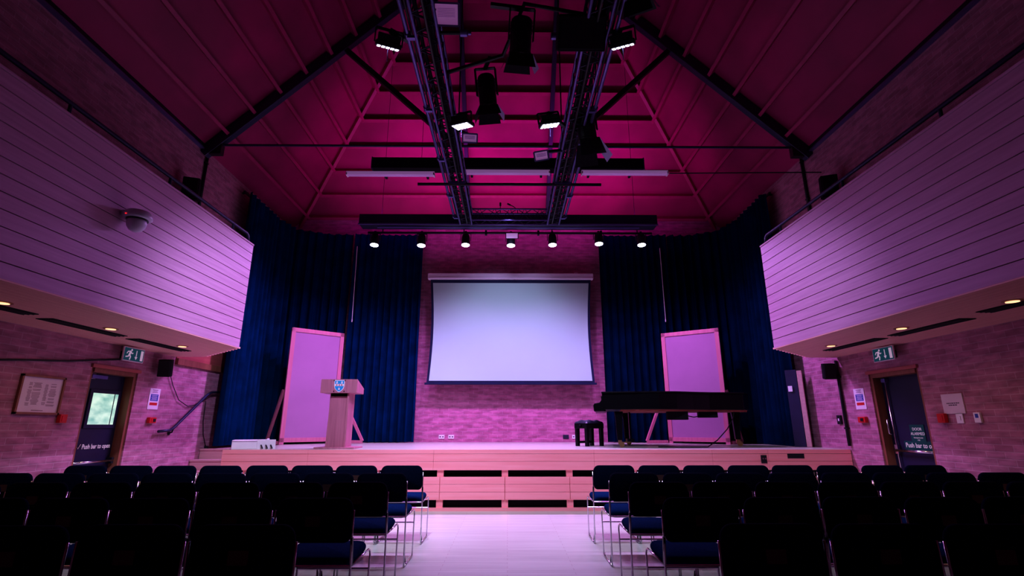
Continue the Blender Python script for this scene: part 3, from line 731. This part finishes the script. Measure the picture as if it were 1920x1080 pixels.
# ------------------------------------------------------------------ grand piano
PX, PY = 1.80, 9.75
pr = R(-11)
t = thing('grand_piano', 'long black grand piano with closed lid on the right of the stage', 'piano', (PX, PY, SZ), pr)
m = WM[t]
W_, L_ = 1.45, 2.62
def outline(grow=0.0, x0=0.0):
    pts = [(x0, -W_ / 2 - grow), (.55, -W_ / 2 - grow)]
    ctrl = [(.55, -.725), (.95, -.72), (1.25, -.62), (1.55, -.42), (1.85, -.25), (2.2, -.16), (2.45, -.10), (2.58, .08), (2.62, .3), (2.55, .55), (2.38, .70)]
    for (xa, ya), (xb, yb) in zip(ctrl, ctrl[1:]):
        for k in range(1, 5):
            f = k / 4; pts.append((xa + (xb - xa) * f, ya + (yb - ya) * f))
    if grow:
        pts = [(x + (grow if x > .6 else 0), y - grow if y < 0 else y + (grow if y > .5 else 0)) for x, y in pts]
    pts += [(2.2, .725 + grow), (x0, .725 + grow)]
    return pts
case = MB(); case.prism(outline(), m @ Matrix.Translation((0, 0, .63)), .275)
case = case.build('case', 'piano', t, .006)
MB().prism(outline(-.04, .3), m @ Matrix.Translation((0, 0, .60)), .03).build('soundboard', 'red_felt', t)
MB().prism(outline(.022, -.02), m @ Matrix.Translation((0, 0, .908)), .025).build('lid', 'piano', t, .006)
for sgn in (-1, 1):
    b = MB()
    yy = sgn * (W_ / 2 - .045)
    b.prism([(-.16, .60), (.02, .60), (.02, .905), (-.01, .905), (-.02, .80), (-.06, .75), (-.15, .735), (-.17, .70)], m @ frame_m((0, yy - .045, 0), (1, 0, 0), (0, 0, 1)) @ Matrix.Translation((0, 0, -.09)), .09)
    b.build('key_cheek', 'piano', t, .008)
MB().box(-.15, .04, -W_ / 2 + .05, W_ / 2 - .05, .60, .68, m).build('key_bed', 'piano', t)
MB().box(-.13, -.03, -W_ / 2 + .09, W_ / 2 - .09, .68, .705, m).build('white_keys', 'ivory', t)
b = MB()
for i in range(52):
    if i % 7 in (2, 6): continue
    y = -W_ / 2 + .1 + (i + 1) * 1.25 / 52; b.box(-.09, -.03, y - .005, y + .005, .705, .715, m)
b.build('black_keys', 'piano', t)
MB().box(-.03, .01, -W_ / 2 + .09, W_ / 2 - .09, .68, .86, m).build('fallboard', 'piano', t)
for x, y in ((.26, -.56), (.42, .56), (2.38, .3)):
    lg = MB().prism([(-.075, .60), (.075, .60), (.06, .48), (.045, .12), (-.045, .12), (-.06, .48)], m @ frame_m((x, y + .05, 0), (1, 0, 0), (0, 0, 1)), .10).build('leg', 'piano', t, .006)
    MB().box(x - .03, x + .03, y - .03, y + .03, .05, .125, m).build('caster_fork', 'brass', lg)
    MB().lathe([(.045, -.02), (.045, .02)], m @ Matrix.Translation((x + .03, y, .045)) @ Matrix.Rotation(PI / 2, 4, 'X'), 16).build('caster_wheel', 'brass', lg)
b = MB()
for dy in (-.07, .07): b.bar(m @ Vector((.46, dy, .60)), m @ Vector((.46, dy * 1.1, .12)), .03)
b.box(.40, .52, -.11, .11, .08, .13, m); ly = b.build('pedal_lyre', 'piano', t)
for dy in (-.06, 0, .06): MB().box(.30, .44, dy - .015, dy + .015, .06, .075, m).build('pedal', 'brass', ly)
MB().box(1.10, 1.45, -.42, -.2, .46, .60, m).build('humidifier_box', 'black_matte', t, .006)
MB().box(1.68, 2.0, -.1, .1, .50, .60, m).build('humidifier_box', 'black_matte', t, .006)
MB().tube([m @ Vector(v) for v in ((1.45, -.3, .53), (1.57, -.22, .505), (1.7, -.05, .53))], .008, 6).build('link_cable', 'black', t)
MB().tube([m @ Vector(v) for v in ((2.3, -.02, .62), (2.24, -.12, .48), (2.1, -.25, .3), (1.9, -.36, .12), (1.72, -.45, .012), (1.3, -.5, .01), (.9, -.48, .01))], .009, 6).build('power_cable', 'black', t)

# stool
p = atZ(1105, 836, SZ)
t = thing('piano_stool', 'black buttoned piano stool in front of the keyboard', 'stool', (p.x, 9.72, SZ), R(38)); m = WM[t]
MB().box(-.23, .23, -.155, .155, .31, .40, m).build('apron', 'piano', t, .006)
for sx in (-1, 1):
    for sy in (-1, 1): MB().prism([(-.03, 0), (.03, 0), (.035, .33), (-.035, .33)], m @ frame_m((sx * .19, sy * .12 + .03, 0), (1, 0, 0), (0, 0, 1)), .06).build('leg', 'piano', t, .004)
MB().box(-.19, .19, .105, .135, .05, .09, m).build('stretcher', 'piano', t)
cu = MB(); nx, ny = 26, 18; grid = []
for j in range(ny + 1):
    row = []
    for i in range(nx + 1):
        u, v = i / nx * 2 - 1, j / ny * 2 - 1
        e = (1 - abs(u) ** 6) * (1 - abs(v) ** 6)
        d = .012 * (math.cos(u * PI * 2.5) * math.cos(v * PI * 1.5)) * e
        row.append(cu.bm.verts.new(m @ Vector((u * .235, v * .16, .40 + .055 * e ** .5 + d))))
    grid.append(row)
for j in range(ny):
    for i in range(nx): cu.bm.faces.new((grid[j][i], grid[j][i + 1], grid[j + 1][i + 1], grid[j + 1][i]))
cu.build('cushion', 'leather', t, smooth=True)
for sx in (-1, 1): MB().lathe([(.022, 0), (.026, .02), (.018, .035)], m @ Matrix.Translation((sx * .23, 0, .355)) @ Matrix.Rotation(sx * PI / 2, 4, 'Y'), 12).build('height_knob', 'piano', t)

# ------------------------------------------------------------------ lighting trusses
ZT0, ZT1 = 4.95, 5.17
def truss(label, p, q, side):                  # box truss between p and q, side = horizontal unit vector across
    p, q, side = Vector(p), Vector(q), Vector(side)
    t = thing('lighting_truss', label, 'truss', (p + q) / 2, 0, 'lighting trusses')
    w = .11; d = (q - p).normalized(); L = (q - p).length
    for sx in (-1, 1):
        for z in (ZT0, ZT1):
            o = side * (w * sx); MB().tube([p + o + Vector((0, 0, z)), q + o + Vector((0, 0, z))], .017, 8).build('chord', 'alu', t, smooth=True)
    b = MB(); n = int(L / .24)
    for i in range(n):
        a = p + d * (L * i / n); c = p + d * (L * (i + 1) / n); mid = p + d * (L * (i + .5) / n)
        for sx in (-1, 1):
            o = side * (w * sx)
            b.tube([a + o + Vector((0, 0, ZT0)), mid + o + Vector((0, 0, ZT1)), c + o + Vector((0, 0, ZT0))], .008, 5, False)
        for z in (ZT0, ZT1):
            b.tube([a - side * w + Vector((0, 0, z)), mid + side * w + Vector((0, 0, z)), c - side * w + Vector((0, 0, z))], .008, 5, False)
    b.build('lattice', 'alu_dark', t)
    return t
TXL, TXR = -.80, .86
YT0, YT1 = 1.2, 9.0
tl_ = truss('left box truss of the lighting rig, running from overhead towards the stage', (TXL, YT0, 0), (TXL, YT1, 0), (1, 0, 0))
tr_ = truss('right box truss of the lighting rig, running from overhead towards the stage', (TXR, YT0, 0), (TXR, YT1, 0), (1, 0, 0))
truss('short cross truss joining the rig ends above the stage front', (TXL + .12, YT1 - .11, 0), (TXR - .12, YT1 - .11, 0), (0, 1, 0))
# pipes slung along the trusses with clamps
for s, tx, par in ((-1, TXL, tl_), (1, TXR, tr_)):
    MB().tube([(tx + s * .2, YT0, 4.99), (tx + s * .2, 8.6, 4.99)], .022, 8).build('side_pipe', 'alu', par, smooth=True)
    MB().tube([(tx + s * .16, YT0, 5.05), (tx + s * .17, 6, 5.03), (tx + s * .16, 8.8, 5.05)], .012, 6).build('cable_run', 'black', par)
    for dx, zz, r_ in ((-.06, 5.0, .02), (.04, 5.06, .024), (.0, 5.12, .02), (.07, 4.97, .014)):
        MB().tube([(tx + dx + .012 * math.sin(k * 1.9 + dx * 40), YT0 + k * .78, zz + .02 * math.sin(k * 1.3 + dx * 30)) for k in range(11)], r_, 6).build('cable_run', 'black_matte', par)
    MB().tube([(tx - s * .03, YT0, ZT0 - .02), (tx - s * .02, 5, ZT0 - .03), (tx - s * .03, 8.9, ZT0 - .02)], .014, 6).build('cable_run', 'black', par)
    for y in (4.2, 5.4, 6.6, 7.8, 8.7):
        b = MB(); b.lathe([(.035, -.03), (.035, .03)], Matrix.Translation((tx + s * .2, y, 4.99)) @ Matrix.Rotation(PI / 2, 4, 'X'), 10); b.box(*sorted((tx + s * .1, tx + s * .2)), y - .02, y + .02, 4.94, 4.97); b.build('clamp', 'alu', par)
    for y in (3.2, 7.2):
        MB().tube([(tx, y, ZT1), (tx, y, 10.2)], .012, 6).build('suspension_wire', 'black', par)

# ------------------------------------------------------------------ lamps on the rig
def aim(loc, target):
    z = (Vector(loc) - Vector(target)).normalized(); up = Vector((0, 0, 1)) if abs(z.z) < .95 else Vector((0, 1, 0))
    x = up.cross(z).normalized(); y = z.cross(x)
    return Matrix(((x.x, y.x, z.x, loc[0]), (x.y, y.y, z.y, loc[1]), (x.z, y.z, z.z, loc[2]), (0, 0, 0, 1)))   # local -z points at the target
def spot(loc, target, watts, col, angle, blend=.6, size=.08):
    l = bpy.data.lights.new('lamp', 'SPOT'); l.energy = watts; l.color = col; l.spot_size = R(angle); l.spot_blend = blend; l.shadow_soft_size = size
    o = bpy.data.objects.new('stage_lamp', l); C.objects.link(o); o.matrix_world = aim(loc, target); return o  # shared name; the added screen spot gets it too
MAG = (0.78, 0.22, 0.95)
def led_panel(px, py, z, target, hang, label, rows=3, roll=0, h=.13):
    p = atZ(px, py, z); m = aim(p, target) @ Matrix.Rotation(R(roll), 4, 'Z')
    t = thing('led_panel', label, 'stage light', p, 0, 'lit led panels')
    w = .22
    MB().box(-w / 2 - .012, w / 2 + .012, -h / 2 - .012, h / 2 + .012, 0.004, .05, m).build('housing', 'black', t, .006)
    MB().prism([(-w / 2, -h / 2), (w / 2, -h / 2), (w / 2 * .8, h / 2), (-w / 2 * .8, h / 2)], m @ Matrix.Translation((0, 0, .05)), .07).build('heat_sink', 'black', t, .006)
    b = MB(); cw, ch = w / 5, h / rows
    for i in range(5):
        for j in range(rows):
            b.box(-w / 2 + i * cw + .007, -w / 2 + (i + 1) * cw - .007, -h / 2 + j * ch + .006, -h / 2 + (j + 1) * ch - .006, -.004, .006, m)
    b.build('emitter', 'led', t)
    hang = Vector(hang)
    b = MB()
    for sx in (-1, 1): b.bar(m @ Vector((sx * (w / 2 + .022), 0, .03)), m @ Vector((sx * (w / 2 + .022), 0, .16)), .012, .03)
    b.bar(m @ Vector((-w / 2 - .022, 0, .16)), m @ Vector((w / 2 + .022, 0, .16)), .03, .012); b.build('yoke', 'black', t)
    MB().bar(m @ Vector((0, 0, .16)), hang, .04).build('hanging_arm', 'black', t)
    q = m @ Vector((0, -.02, .02)); MB().tube([q + Vector((.0, 0, -.05)), q + Vector((.0, .0, -.18))], .004, 5).build('safety_wire', 'alu', t)
    return p, m
PAN = [led_panel(727, 90, 4.86, (-2.4, 7.3, 0), (TXL - .2, 4.3, 5.0), 'lit led panel outside the left truss, nearest the viewer', 1),
       led_panel(867, 237, 4.80, (-.2, 6.6, 0), (TXL + .12, 5.8, 5.0), 'lit led panel inside the left truss, halfway along', roll=-24, h=.17),
       led_panel(1031, 236, 4.80, (1.4, 6.8, 0), (TXR - .12, 5.8, 5.0), 'lit led panel inside the right truss, halfway along', roll=42, h=.15),
       led_panel(1168, 88, 4.86, (2.4, 7.3, 0), (TXR + .2, 4.3, 5.0), 'lit led panel outside the right truss, nearest the viewer', 1)]

def flood(px, py, z, w, h, face, hang, label):
    p = atZ(px, py, z); m = aim(p, Vector(p) + Vector(face))
    t = thing('floodlight', label, 'floodlight', p, 0, 'unlit floodlights')
    b = MB(); fw = .018
    for r_ in (rect(w, fw, 0, h / 2), rect(w, fw, 0, -h / 2), rect(fw, h, -w / 2), rect(fw, h, w / 2)): b.prism(r_, m @ Matrix.Translation((0, 0, -.012)), .03)
    b.build('front_frame', 'alu', t)
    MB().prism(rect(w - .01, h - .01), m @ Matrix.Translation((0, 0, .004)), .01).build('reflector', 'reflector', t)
    b = MB()
    for i in range(6): b.prism(rect(w * .7, .003, 0, -h * .1 + i * h * .07), m @ Matrix.Translation((0, 0, -.001)), .004)
    b.build('reflector_ribs', 'flap', t)
    MB().prism(rect(w * .9, h * .9), m @ Matrix.Translation((0, 0, .015)), .10).build('housing', 'black', t, .01)
    MB().bar(m @ Vector((0, h * .3, .08)), hang, .035).build('bracket', 'black', t)
flood(837, 27, 5.02, .235, .19, (.05, -1, -1.0), (TXL + .11, 4.1, ZT1), 'large square unlit floodlight inside left truss, at the top of view')
flood(881, 259, 4.88, .19, .11, (.1, -1, -.8), (TXL + .11, 6.15, ZT1), 'small unlit floodlight just below the left inner led panel')
flood(1015, 292, 4.78, .19, .12, (-.35, -1, -.75), (TXR - .11, 6.3, ZT0), 'small unlit floodlight on right truss below the led panel')

def theatre_lamp(p, target, r, L, hang, label, lens='black', group='unlit theatre lanterns with barn doors', flap=.75, fl_=3):
    p = Vector(p); m = aim(p, target)
    t = thing('theatre_lantern', label, 'stage light', p, 0, group)
    MB().lathe([(r * .75, L), (r * .95, L * .93), (r, L * .5), (r, .02), (r * 1.08, 0), (r * 1.08, -.02), (r * .9, -.02)], m, 18).build('body', 'black', t, .004)
    b = MB()
    for k in range(4): b.lathe([(r * 1.05, L * (.55 + .09 * k)), (r * 1.05, L * (.58 + .09 * k))], m, 18)
    b.build('cooling_fins', 'black', t)
    MB().lathe([(r * .85, -.022), (r * .85, -.018)], m, 18).build('lens', 'steel', t)
    for k in range(4):
        mk = m @ Matrix.Rotation(k * PI / 2, 4, 'Z')
        e = r * 1.05; l = r * 1.7 * flap; sp_ = .5 * l
        MB().quad(*[mk @ Vector(v) for v in ((-e, e, -.02), (e, e, -.02), (e * 1.25, e + sp_, -.02 - l), (-e * 1.25, e + sp_, -.02 - l))]).build('barn_door', 'black' if k != fl_ else 'flap', t)  # one leaf takes the pale colour, as if facing the lamps
    b = MB()
    for sx in (-1, 1): b.bar(m @ Vector((sx * r * 1.15, 0, L * .35)), m @ Vector((sx * r * 1.15, 0, L + .08)), .012, .04)
    b.bar(m @ Vector((-r * 1.15, 0, L + .08)), m @ Vector((r * 1.15, 0, L + .08)), .04, .012); b.build('yoke', 'black', t)
    MB().bar(m @ Vector((0, 0, L + .08)), hang, .04).build('hook_clamp', 'black', t)
    return t
q = atZ(916, 200, 4.95); theatre_lamp(q, q + Vector((.1, .25, -1)), .105, .38, (q.x + .02, q.y - .3, 5.4), 'slim unlit lantern with barn doors hanging midway between the trusses')
q = atZ(975, 100, 4.95); theatre_lamp(q, q + Vector((-.05, .4, -.8)), .11, .34, (q.x - .3, q.y - .2, 5.36), 'bulky dark lantern at top centre, hanging on a slanted boom')
a = atZ(837, 137, 5.0); tag(MB().tube([(TXL + .11, a.y, ZT0 + .05), atZ(943, 104, 5.2), (q.x + .04, q.y - .25, 5.33), (TXR - .1, 4.1, ZT1 - .02)], .022, 8).build('boom_pipe', 'black', smooth=True), 'black boom pipe slung between trusses carrying the central lanterns', 'pipe')
q = atZ(1102, 262, 4.82); theatre_lamp(q, q + Vector((.12, .2, -1)), .12, .34, (TXR + .11, q.y, ZT0 + .02), 'large unlit lantern with wide barn doors below the right truss', flap=1.25)
q = atZ(1195, -8, 5.05); theatre_lamp(q, q + Vector((.3, .6, -.8)), .1, .3, (TXR + .2, q.y, 5.0), 'dark lantern half out of view at top, right of right truss')
# loudspeaker hung under the right truss
q = atZ(1092, 62, 4.85)
t = thing('hung_loudspeaker', 'big black loudspeaker hung under the right truss near top of view', 'speaker', q)
m = aim(q, q + Vector((0, -.8, -.7)))
MB().prism([(-.23, -.16), (.23, -.16), (.23, .16), (-.23, .16)], m, .26).build('cabinet', 'black_matte', t, .015)
MB().prism(rect(.42, .28), m @ Matrix.Translation((0, 0, -.012)), .012).build('grille', 'black', t, .004)
MB().bar(m @ Vector((0, .1, .2)), (TXR, q.y + .12, ZT1), .04).build('bracket', 'black', t)
# small connectors
for px, py, lab, hx in ((872, 62, 'small silver pipe connector beside the top left floodlight', TXL + .12), (1042, 68, 'small silver pipe connector left of the hung loudspeaker', TXR - .12)):
    q = atZ(px, py, 5.0); t = thing('pipe_connector', lab, 'connector', q)
    MB().lathe([(.02, -.05), (.035, -.045), (.035, .02), (.02, .03), (.02, .06)], Matrix.Translation(q) @ Matrix.Rotation(PI / 2, 4, 'Y'), 14).build('sleeve', 'alu', t)
    MB().tube([q, (hx, q.y, 5.0)], .018, 8).build('stub', 'black', t)

# pole, tubes, black boxes and pelmet beyond
a = atZ(783, 347, 4.88); c = atZ(1127, 349, 4.88); yb = (a.y + c.y) / 2
t = thing('cross_pole', 'thin black pole clamped across under both trusses', 'pole', ((a.x + c.x) / 2, yb, 4.88))
MB().tube([(a.x, yb, 4.9), (c.x, yb, 4.9)], .024, 8).build('pole', 'black', t, smooth=True)
for x in (TXL, TXR): MB().box(x - .13, x + .13, yb - .03, yb + .03, 4.9, 4.94).build('clamp', 'alu', t)
YTB = 8.35
for x0, x1, yy, lab in ((650, 815, 327, 'white tube batten left of the lighting trusses'), (868, 1031, 324, 'white tube batten between the lighting trusses'), (1090, 1252, 325, 'white tube batten right of the lighting trusses')):
    a = atY(x0, yy, YTB); c = atY(x1, yy, YTB)
    t = thing('tube_batten', lab, 'tube light', ((a.x + c.x) / 2, YTB, a.z), 0, 'white tube battens')
    z = a.z
    MB().box(a.x, c.x, YTB - .04, YTB + .04, z + .01, z + .05).build('body', 'tube', t, .006)
    for dy in (-.03, .03): MB().tube([(a.x + .02, YTB + dy, z - .008), (c.x - .02, YTB + dy, z - .008)], .018, 10).build('tube', 'tube', t, smooth=True)
    for x in (a.x + .01, c.x - .01): MB().box(x - .012, x + .012, YTB - .055, YTB + .055, z - .03, z + .02).build('end_cap', 'white', t, .003)
    for x in (max(a.x, -2.4) + .15, min(c.x, 2.4) - .15): MB().box(x - .02, x + .02, YTB + .035, 8.56, z + .015, z + .045).build('arm', 'black', t)
a = atY(700, 297, 8.6); c = atY(1206, 319, 8.6)
t = thing('ceiling_beam_box', 'long black housing hung behind the white tube battens', 'housing', ((a.x + c.x) / 2, 8.6, c.z))
MB().box(a.x, c.x, 8.55, 8.75, c.z, a.z).build('casing', 'black_matte', t, .008)
for x in (a.x + .9, c.x - .9): MB().tube([(x, 8.65, a.z), (x, 8.65, 9.5)], .004, 5).build('hanger', 'black', t)
for x in (a.x - .005, c.x + .005): MB().box(x - .01, x + .01, 8.54, 8.76, c.z - .005, a.z + .005).build('end_plate', 'steel', t)
YP = 9.25
a = atY(674, 401, YP); c = atY(1233, 421, YP)
t = thing('pelmet', 'long dark pelmet box with pale lower edge above the stage front', 'pelmet', ((a.x + c.x) / 2, YP, c.z))
MB().box(a.x, c.x, YP, YP + .3, c.z, a.z).build('box', 'navy', t, .006)
MB().box(a.x - .01, c.x + .01, YP - .012, YP + .01, c.z - .02, c.z + .012).build('lower_rail', 'alu', t, .003)
MB().box(a.x + .35, c.x - .35, YP + .05, YP + .09, c.z - .055, c.z - .035).build('track', 'alu', t)
for x in (a.x + .4, c.x - .4): MB().tube([(x, YP + .15, a.z), (x, YP + .15, 8.8)], .004, 5).build('hanger', 'black', t)
for px, lab, lean in ((938, 'straight small microphone standing above the cross truss', 0), (957, 'bent gooseneck microphone above the cross truss', 1)):
    q = atY(px, 401, YP + .02)
    z0 = a.z
    t = thing('microphone', lab, 'microphone', (q.x, YP + .05, z0), 0)
    pts = [(q.x, YP + .05, z0), (q.x, YP + .05, z0 + .2)] if not lean else [(q.x + .15, YP + .05, z0), (q.x + .14, YP + .05, z0 + .12), (q.x + .06, YP + .05, z0 + .19), (q.x, YP + .05, z0 + .22)]
    MB().tube(pts, .008, 6).build('stem', 'black', t, smooth=True)
    MB().tube([pts[-1], Vector(pts[-1]) + (Vector((-.06, 0, .03)) if lean else Vector((0, 0, .07)))], .018, 8).build('head', 'black', t)

# stage light bar with seven lamps
YL = 9.7
zl = atY(960, 437, YL).z
t = thing('light_bar', 'black pipe bar carrying the row of seven stage lamps', 'pipe', (0, YL, zl))
a = atY(690, 437, YL); c = atY(1222, 437, YL)
MB().tube([(a.x, YL, zl), (c.x, YL, zl)], .024, 8).build('bar', 'black', t, smooth=True)
for x in (a.x + .3, -.9, .9, c.x - .3): MB().tube([(x, YL, zl), (x, YL, zl + .16), (x, YP + .3, zl + .2)], .012, 6).build('support_arm', 'black', t)
for x in (-.45, .62, 1.9): MB().box(x - .02, x + .02, YL - .03, YL + .03, zl - .05, zl + .05).build('clip', 'black', t)
STAGE = []
ordw = ['leftmost', 'second', 'third', 'fourth', 'fifth', 'sixth', 'rightmost']
extra = [', before the left curtain', ', at the left curtain edge', ', left of the screen centre', ', centred over the screen', ', right of the screen centre', ', near the right curtain edge', ', before the right curtain']
for i, (px, py) in enumerate(((702, 458), (790, 459), (873, 458), (958, 459), (1036, 458), (1123, 456), (1203, 458))):
    q = atY(px, py, YL); m = aim(q, q + Vector((0, -.12, -1)))
    t = thing('stage_lamp', '%s of seven bright stage lamps%s' % (ordw[i], extra[i]), 'stage light', q, 0, 'bright lamps on the stage bar')
    r = .085
    MB().lathe([(r * .5, .23), (r * .85, .2), (r, .14), (r, 0), (r * 1.1, -.005), (r * 1.1, -.015), (r, -.016)], m, 18).build('housing', 'black', t, .003)
    MB().lathe([(r * .95, -.022), (r * .95, -.016)], m, 20).build('lens', 'lens', t)
    b = MB()
    for sx in (-1, 1): b.bar(m @ Vector((sx * r * 1.2, 0, .08)), m @ Vector((sx * r * 1.2, 0, .24)), .01, .03)
    b.bar(m @ Vector((-r * 1.2, 0, .24)), m @ Vector((r * 1.2, 0, .24)), .03, .01); b.build('yoke', 'black', t)
    MB().bar(m @ Vector((0, 0, .24)), (q.x, YL, zl + .04), .04).build('clamp', 'black', t)
    STAGE.append(m @ Vector((0, 0, -.05)))
q = atY(960, 442, YL - .12)
t = thing('floodlight', 'unlit floodlight with white front beside the middle stage lamp', 'floodlight', q, 0, 'unlit floodlights')
m = aim(q, q + Vector((0, -1, -.5)))
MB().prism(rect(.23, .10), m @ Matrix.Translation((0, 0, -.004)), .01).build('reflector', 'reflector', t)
MB().prism(rect(.26, .13), m @ Matrix.Translation((0, 0, .006)), .1).build('housing', 'black', t, .008)
MB().bar(m @ Vector((0, .05, .08)), (q.x, YL, zl), .04).build('bracket', 'black', t)
# thin wire on the right
a = atY(1255, 325, 8.3); c = atX(1540, 323, XW - .1)
tag(MB().tube([a, c], .01, 6).build('stay_wire', 'black'), 'thin black wire from the right tube batten to the right wall', 'wire')

# ------------------------------------------------------------------ chairs
def rounded_pad(w, h, d, rad, m, nz=5, bulge=.012, taper=0.0):
    """cushion: rounded rectangle in local xy, thickness d along z, soft edges"""
    b = MB(); prof = []
    n = 6
    for cx, cy, a0 in ((w / 2 - rad, h / 2 - rad, 0), (-w / 2 + rad, h / 2 - rad, 90), (-w / 2 + rad * .6, -h / 2 + rad * .6, 180), (w / 2 - rad * .6, -h / 2 + rad * .6, 270)):
        rr = rad if a0 < 180 else rad * .6
        for k in range(n + 1):
            a = R(a0 + 90 * k / n); prof.append((cx + rr * math.cos(a), cy + rr * math.sin(a)))
    rings = []
    for k, (sc, z) in enumerate(((.90, -d / 2 - bulge), (.97, -d / 2), (1.0, -d * .2), (1.0, d * .2), (.97, d / 2), (.90, d / 2 + bulge))):
        rings.append([b.bm.verts.new(m @ Vector((x * (1 - (1 - sc) * (.5)), y * (1 - (1 - sc)), z))) for x, y in prof])
    L = len(prof)
    for A, B in zip(rings, rings[1:]):
        for k in range(L): b.bm.faces.new((A[k], A[(k + 1) % L], B[(k + 1) % L], B[k]))
    b.bm.faces.new(rings[0][::-1]); b.bm.faces.new(rings[-1])
    return b
ch = thing('stacking_chair', 'x', 'chair')
rounded_pad(.455, .43, .035, .07, Matrix.Translation((0, .255, .448)) @ Matrix.Rotation(R(2), 4, 'X')).build('seat', 'seat_blue', ch, smooth=True)
bk = rounded_pad(.465, .255, .03, .065, frame_m((0, .012, .688), (1, 0, 0), (0, .05, 1))).build('backrest', 'back_fabric', ch, smooth=True)
MB().box(-.045, .045, -.0225, -.018, .655, .715).build('label_patch', 'patch', bk)
rr = .0065
for s in (-1, 1):
    MB().tube([(s * .241, .008, .745), (s * .241, .002, .60), (s * .243, .01, .44), (s * .245, .02, .012)], rr, 8).build('leg', 'chrome', ch, smooth=True)
    MB().tube([(s * .235, .10, .425), (s * .238, .44, .432), (s * .242, .462, .42), (s * .244, .466, .395), (s * .243, .44, .012)], rr, 8).build('leg', 'chrome', ch, smooth=True)
    MB().tube([(s * .245, .02, .0095), (s * .243, .44, .0095)], rr, 8).build('runner', 'chrome', ch, smooth=True)
    MB().bar((s * .2415, .004, .59), (s * .2415, .03, .43), .014, .022).build('side_bracket', 'black', ch)
    MB().tube([(s * .242, .03, .17), (s * .238, .05, .10), (s * .242, .09, .03)], .008, 6).build('link_hook', 'black', ch)
MB().tube([(-.243, .012, .43), (.243, .012, .43)], rr, 8).build('crossbar', 'chrome', ch)
MB().tube([(-.242, .455, .31), (.242, .455, .31)], rr, 8).build('crossbar', 'chrome', ch)
MB().tube([(-.237, .30, .424), (.237, .30, .424)], rr, 8).build('crossbar', 'chrome', ch)
MB().tube([(-.235, .40, .014), (-.247, .40, .02), (-.235, .42, .03)], .005, 6).build('link_clip', 'chrome', ch)
parts = [o for o in ch.children_recursive]
def dup_chair(x, y, rz, label, group):
    r = ch.copy(); C.objects.link(r); r.location = (x, y, 0); r.rotation_euler = (0, 0, rz); r['label'] = label; r['group'] = group
    mp = {ch: r}
    for o in parts:
        c = o.copy(); C.objects.link(c); c.parent = mp[o.parent]; mp[o] = c
    return r
rows = [(6.05, 8, 'front row'), (5.12, 8, 'second row'), (4.30, 7, 'third row'), (3.40, 5, 'fourth row'), (2.50, 3, 'nearest row')]
od = ['aisle seat', 'second from aisle', 'third from aisle', 'fourth from aisle', 'fifth from aisle', 'sixth from aisle', 'seventh from aisle', 'eighth from aisle']
first = True
for ri, (Y, n, rn) in enumerate(rows):
    for s in (-1, 1):
        for i in range(n):
            x = s * (1.19 + .507 * i) + (.015 if s > 0 else 0)
            side = 'left' if s < 0 else 'right'
            desc = 'blue seat showing, ' if i == 0 else ''
            lab = 'black padded chair, %s%s block, %s, %s' % (desc, side, rn, od[i])
            jx, jy, jr = random.uniform(-.002, .002), random.uniform(-.015, .015), R(random.uniform(-.3, .3))
            grp = 'chairs in the %s of the %s block' % (rn, side)
            if first:
                ch.location = (x + jx, Y + jy, 0); ch.rotation_euler = (0, 0, jr); ch['label'] = lab; ch['group'] = grp; first = False
            else: dup_chair(x + jx, Y + jy, jr, lab, grp)

# ------------------------------------------------------------------ light
for q, ox, w in zip(STAGE, (-.35, -.3, -.15, 0, .15, .3, .35), (380, 380, 360, 360, 360, 380, 380)):
    spot(q, q + Vector((ox, -.12, -1)), w, (0.67, 0.32, 1.0), 150 if abs(ox) > .2 else 168, 1.0, .07)
for (p, m), tg, w in zip(PAN, ((-3.3, 8.4, 0.4), (-.3, 7.3, 0), (.4, 7.3, 0), (3.3, 8.4, 0.4)), (1250, 350, 350, 560)):
    spot(m @ Vector((0, 0, -.03)), tg, w, (0.60, 0.57, 0.90), 82, .9, .08)
# extra spot without a fixture, added to brighten the screen and back wall
spot((0, 8.6, 4.85), (0, 11.5, 3.1), 200, (0.55, 0.52, 1.0), 75, .8, .15)
for o in [o for o in C.objects if o.name.startswith('downlight') and o.type == 'EMPTY']:
    spot(o.location + Vector((0, 0, -.03)), o.location + Vector((0, 0, -2)), 14, (1.0, .62, .40), 160, 1.0, .04)
# added fill without a fixture, throws a red wash up into the roof
al = bpy.data.lights.new('roof_fill', 'AREA'); al.shape = 'RECTANGLE'; al.size = 6.5; al.size_y = .15; al.energy = 62; al.color = (1.0, 0.01, 1.0); al.spread = R(125)
ao = bpy.data.objects.new('roof_fill', al); C.objects.link(ao); ao.matrix_world = aim((0, 9.4, 5.32), (0, 10.8, 7.4))
w = bpy.data.worlds.new('world'); bpy.context.scene.world = w; w.use_nodes = True
w.node_tree.nodes['Background'].inputs[0].default_value = (0.02, 0.008, 0.03, 1); w.node_tree.nodes['Background'].inputs[1].default_value = 0.3
sc = bpy.context.scene
sc.view_settings.view_transform = 'Standard'; sc.view_settings.look = 'None'; sc.view_settings.exposure = 0; sc.view_settings.gamma = 0.8
sc.cycles.use_denoising = True; sc.cycles.max_bounces = 7; sc.cycles.diffuse_bounces = 4; sc.cycles.sample_clamp_indirect = 4
sc.cycles.caustics_reflective = False; sc.cycles.caustics_refractive = False
